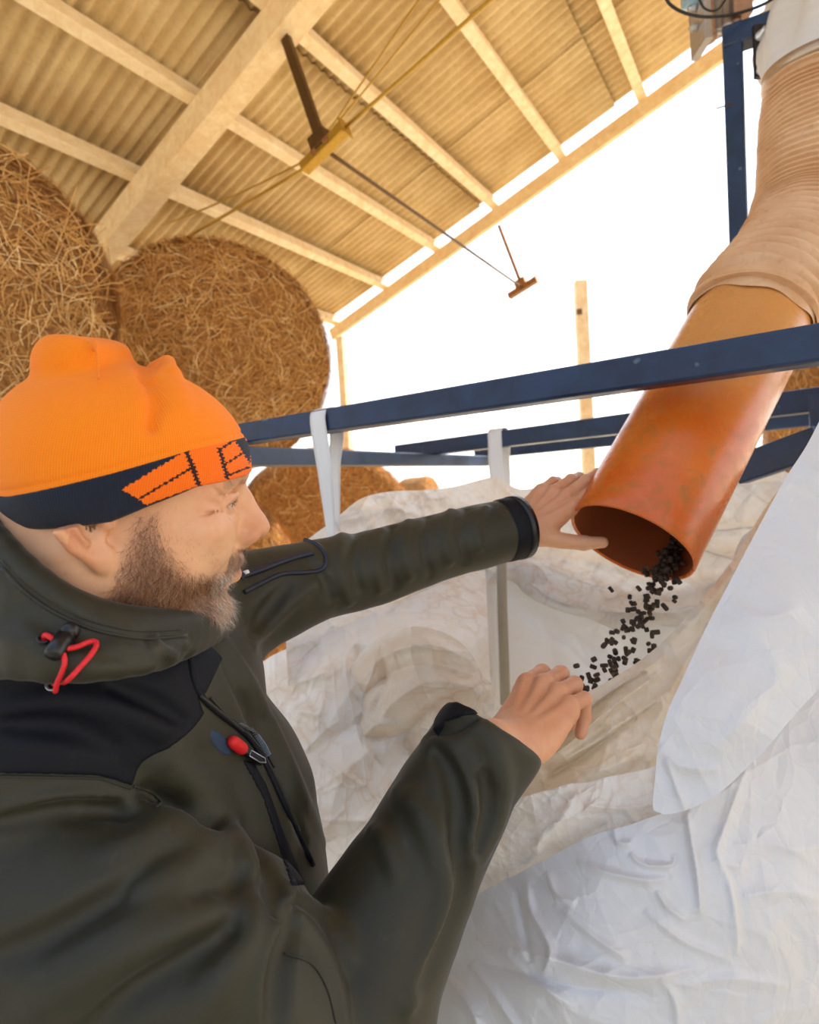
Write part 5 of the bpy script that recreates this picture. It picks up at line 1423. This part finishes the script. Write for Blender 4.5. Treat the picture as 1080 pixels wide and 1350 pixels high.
# red zip pull
MRD = m_plain('red_rubber', srgb(206, 22, 26), .6, 0, 80, .1)
H = hit(jk_sd, [(299, 974), (316, 989), (322, 994), (340, 1007)], off=.004)
m = MB(); m.tube(spline([H[0], H[0]*.5+H[1]*.5, H[1]], 9), [.0030, .0046, .0052, .0054, .0054, .0054, .0054, .0052, .0046], 14)
zp = m.build('zip_pull', MRD, jacket, True); zp['label'] = 'red rubber pull on chest zip'
m = MB(); m.tube(spline([H[1], H[2], H[3]], 8), [.0030, .0036, .0036, .0036, .0036, .0034, .0034, .003], 10); m.build('zip_slider', MBZ, zp, True)
HH = hit(jk_sd, [(322, 991), (341, 1003), (342, 1009), (334, 1008), (320, 998)], off=.0075)
m = MB(); m.tube(HH, .0006, 6, closed=True); m.build('slider_ring', m_plain('slider_steel', srgb(150, 155, 165), .3, .8), zp, True)
a_ = np.linspace(0, 2*math.pi, 22)[:-1]
panel('printed_patch', [(290+14*math.cos(q)+9*math.sin(q)*.6, 979+17*math.sin(q)+6*math.cos(q)) for q in a_], m_plain('blue_print', srgb(30, 52, 78), .7), off=.0006, h=.0018)
# sleeve pocket piping and navy cuff on the far arm
MNP = m_plain('navy_piping', srgb(16, 26, 48), .5, 0, 60, .2)
seam('sleeve_pocket_zip', [(318, 760), (342, 752), (368, 742), (392, 734), (412, 729)], .0042, MNP, .0002)
seam('sleeve_pocket_piping', [(402, 712), (418, 718), (428, 730), (430, 743), (422, 752), (402, 755), (372, 757), (345, 769), (322, 781)], .0028, MNP, .0004)
H = hit(jk_sd, [(321, 758), (327, 756)], off=.003); m = MB(); m.tube(H, .0028, 8); m.build('pocket_zip_pull', m_plain('white_plastic', srgb(225, 228, 232), .4), jacket, True)
ax = LCUF-W(600, 715, .85); ax /= np.linalg.norm(ax)
def cuff_prof(r): return [(-.034, r+.0010), (-.030, r+.0024), (-.002, r+.0028), (.002, r+.001), (.002, r-.003), (-.02, r-.004)]
m = MB(); m.disc_lathe(LCUF, ax, cuff_prof(.0478), 48); c_ = m.build('cuff', MNA, jacket, True); c_['label'] = 'navy cuff of far sleeve'
m = MB(); m.disc_lathe(LCUF+ax*.002, ax, [(-.012, .0495), (-.012, .0515), (.0, .0515), (.0, .0495)], 32); tb_ = m.build('cuff_tab', MBZ, jacket, True)
cp = panel('cuff', [(570, 962), (574, 940), (588, 928), (612, 922), (640, 922), (652, 930), (640, 940), (610, 944), (588, 952), (578, 972)], MNA, off=.0014)
cp['label'] = 'black cuff edge of near sleeve'
seam('sleeve_seam', Z7([(878, 955), (960, 985), (1010, 1060), (1040, 1170)]), .0008, MDO, .0006)
seam('shoulder_seam', [(0, 1023), (60, 1024), (128, 1026), (150, 1032), (172, 1040)], .0009, MDO, .001)
seam('armhole_seam', [(176, 1036), (200, 1044), (212, 1058), (206, 1066)], .0010, MDO, .001)

# ------------------------------------------------------------------ hood collar and its drawcord
top_px = [(-40, 670, .40), (0, 722, .375), (28, 752, .370), (60, 782, .370), (95, 803, .374), (135, 817, .382), (180, 826, .398), (225, 829, .425), (262, 822, .462)]
bot_px = [(-40, 892, .360), (0, 891, .356), (40, 890, .352), (80, 893, .352), (115, 891, .356), (150, 886, .364), (190, 879, .380), (228, 868, .408), (256, 852, .448)]
TP = spline([W(*p) for p in top_px]+[W(288, 800, .53), W(285, 770, .61), W(240, 730, .66), W(150, 690, .64), W(40, 660, .58), W(-60, 640, .50)], 40)
BP = spline([W(*p) for p in bot_px]+[W(292, 830, .53), W(300, 830, .64), W(240, 800, .72), W(140, 770, .71), W(20, 760, .64), W(-80, 740, .52)], 40)
hc = h2w((-45, 0, -90))
CSEG = []
NCS = 40
for i in range(NCS):
    j = (i+1) % NCS
    for (tA, r) in ((0.0, .0090), (.20, .0110), (.45, .0150), (.72, .0155), (.93, .0100)):
        A = TP[i]*(1-tA)+BP[i]*tA; B = TP[j]*(1-tA)+BP[j]*tA
        CSEG.append((A+(hc-A)/np.linalg.norm(hc-A)*(r-.002), B+(hc-B)/np.linalg.norm(hc-B)*(r-.002), r))
CMID = np.array([(A+B)/2 for A, B, r in CSEG])
def collar_sd(P):
    ctr = P.mean(0); ext = float(np.linalg.norm(P-ctr, axis=1).max())
    dm = np.linalg.norm(CMID-ctr, axis=1)
    use = np.where(dm < dm.min()+2*ext+.07)[0]
    d = None
    for i in use:
        A, B, r = CSEG[i]; e = sd_cone(P, A, B, r, r)
        d = e if d is None else smin(d, e, .010)
    return d
CF = []
def cfold(px, r, k, sign):
    H = hit(collar_sd, spline(px, 12)); N = grad(collar_sd, H); tp = np.sin(np.linspace(.15, math.pi-.15, 12))**.6
    CF.append((H-N*(r*.72) if sign > 0 else H+N*(r*.4), r*(.5+.5*tp), k, sign))
cfold([(0, 742), (30, 775), (70, 806), (120, 828), (190, 842), (250, 840)], .0022, .004, -1)
cfold([(35, 790), (50, 808), (80, 825), (125, 838)], .006, .012, -1)
cfold([(196, 840), (203, 852), (218, 862), (224, 876)], .006, .006, -1)
cfold([(222, 842), (230, 856), (248, 866)], .005, .006, -1)
cfold([(206, 842), (216, 856), (236, 866)], .0035, .006, 1)
cfold([(118, 872), (140, 866), (170, 868), (200, 868)], .003, .006, -1)
cfold([(0, 838), (40, 852), (90, 872), (130, 882)], .004, .012, 1)
def collar2(P):
    d = collar_sd(P)
    for (C, R, k, s) in CF:
        e = sd_path(P, C, R); d = smin(d, e, k) if s > 0 else smax(d, -e, k)
    return d
V, Fc = mesh_sdf(collar2, np.array([-.66, .18, 1.34]), np.array([-.10, .84, 1.72]), JK_H*.75)
hood = mesh_np('hood', V, Fc, MOL, jacket); hood['label'] = 'rolled olive hood collar'
ch = lambda px, off: hit(collar2, px, off=off)
seam('collar_piping', [(2, 748), (30, 778), (70, 806), (124, 830), (190, 842), (246, 838)], .0014, MDO, .0002, collar2, hood)
seam('collar_stitching', [(2, 738), (30, 768), (66, 794), (118, 818), (180, 832), (244, 830)], .0006, MDO, .0003, collar2, hood)
m = MB(); H = ch([(59, 843)], .0005)[0]; nrm = grad(collar2, H)[0]
m.disc_lathe(H, nrm, [(0, .0042), (.0016, .0046), (.002, .0036), (.0012, .0026), (0, .0024)], 20); m.build('eyelet', MBZ, hood, True)
Hs = ch([(60, 843), (74, 851), (79, 858)], .004); MRC = m_plain('red_cord', srgb(214, 28, 40), .6, 0, 400, .35)
m = MB(); m.tube(spline([H-nrm*.003, Hs[0], Hs[1], Hs[2]], 14), .0017, 8)
jh = lambda P: np.minimum(collar2(P), jk_sd(P))
lp = hit(jh, [(75, 859), (98, 859), (112, 855), (122, 852), (124, 857), (116, 867), (107, 878), (92, 891), (78, 902), (70, 904)], off=.0042)
m.tube(spline(lp, 40), .0017, 8)
lp2 = hit(jh, [(82, 860), (89, 872), (86, 883), (80, 892), (74, 901)], off=.0050)
m.tube(spline(lp2, 20), .0016, 8)
dc = m.build('drawcord', MRC, hood, True); dc['label'] = 'red drawcord loop'
tp_ = ch([(96, 831), (72, 866)], .0065); axd = tp_[1]-tp_[0]; Lt = np.linalg.norm(axd)
m = MB(); m.disc_lathe(tp_[0], axd, [(0, 0), (0, .0046), (.0015, .0056), (.006, .0058), (.0065, .0046), (.0078, .0046), (.0082, .0060), (Lt-.002, .0056), (Lt, .0044), (Lt, 0)], 22)
tg = m.build('cord_toggle', MBZ, hood, True); tg['label'] = 'black cord lock toggle'
H = hit(jh, [(69, 904)], off=.001)[0]; nrm = grad(jh, H)[0]
m = MB(); m.disc_lathe(H, nrm, [(0, .0042), (.0012, .0046), (.0018, .0038), (.0012, .0026), (0, .0024)], 20); m.build('eyelet', m_plain('silver_eyelet', srgb(170, 178, 188), .3, .8), hood, True)

# ------------------------------------------------------------------ trousers and boots, below the frame
MTR = fabric('dark_trousers', srgb(30, 30, 28), srgb(38, 38, 35), .8, .1, 0)
MBT = m_plain('boot_leather', srgb(46, 38, 30), .6, 0, 60, .25)
def low(p, z): return np.array([p[0], p[1], z])
hipR, hipL = low(PEL, .88)+np.array([-.03, -.09, 0]), low(PEL, .88)+np.array([.03, .09, 0])
legs = [(hipR, low(hipR, .48)+np.array([.05, -.02, 0]), low(hipR, .10)+np.array([-.02, -.03, 0])), (hipL, low(hipL, .48)+np.array([.08, .02, 0]), low(hipL, .10)+np.array([.04, .04, 0]))]
def tr_sd(P):
    d = sd_cone(P, hipR+ZZ*.06, hipL+ZZ*.06, .125, .125)
    d = smin(d, sd_cone(P, low(PEL, 1.06), low(PEL, .92), .150, .14), .04)
    for a, b, c in legs: d = smin(d, sd_path(P, [a, b, c], [.098, .074, .062]), .03)
    return smax(d+.004*vnoise(P, 11, 5), .07-P[:, 2], .01)
V, Fc = mesh_sdf(tr_sd, low(PEL, .02)-np.array([.36, .40, 0]), low(PEL, 1.26)+np.array([.36, .40, 0]), .010)
mesh_np('trousers', V, Fc, MTR, person)
for a, b, c in legs:
    toe = c+np.array([.17, .03, -.062]); heel = c+np.array([-.05, -.01, -.062])
    bf = lambda P, c=c, toe=toe, heel=heel: np.maximum(smin(smin(sd_cone(P, c+ZZ*.09, c-ZZ*.03, .052, .052), sd_cone(P, heel, toe, .040, .042), .04), sd_cone(P, c-ZZ*.02, toe, .045, .038), .03), .0005-P[:, 2])
    V, Fc = mesh_sdf(bf, low(c, -.01)-np.array([.16, .16, 0]), low(c, .28)+np.array([.28, .16, 0]), .008)
    mesh_np('boot', V, Fc, MBT, person)
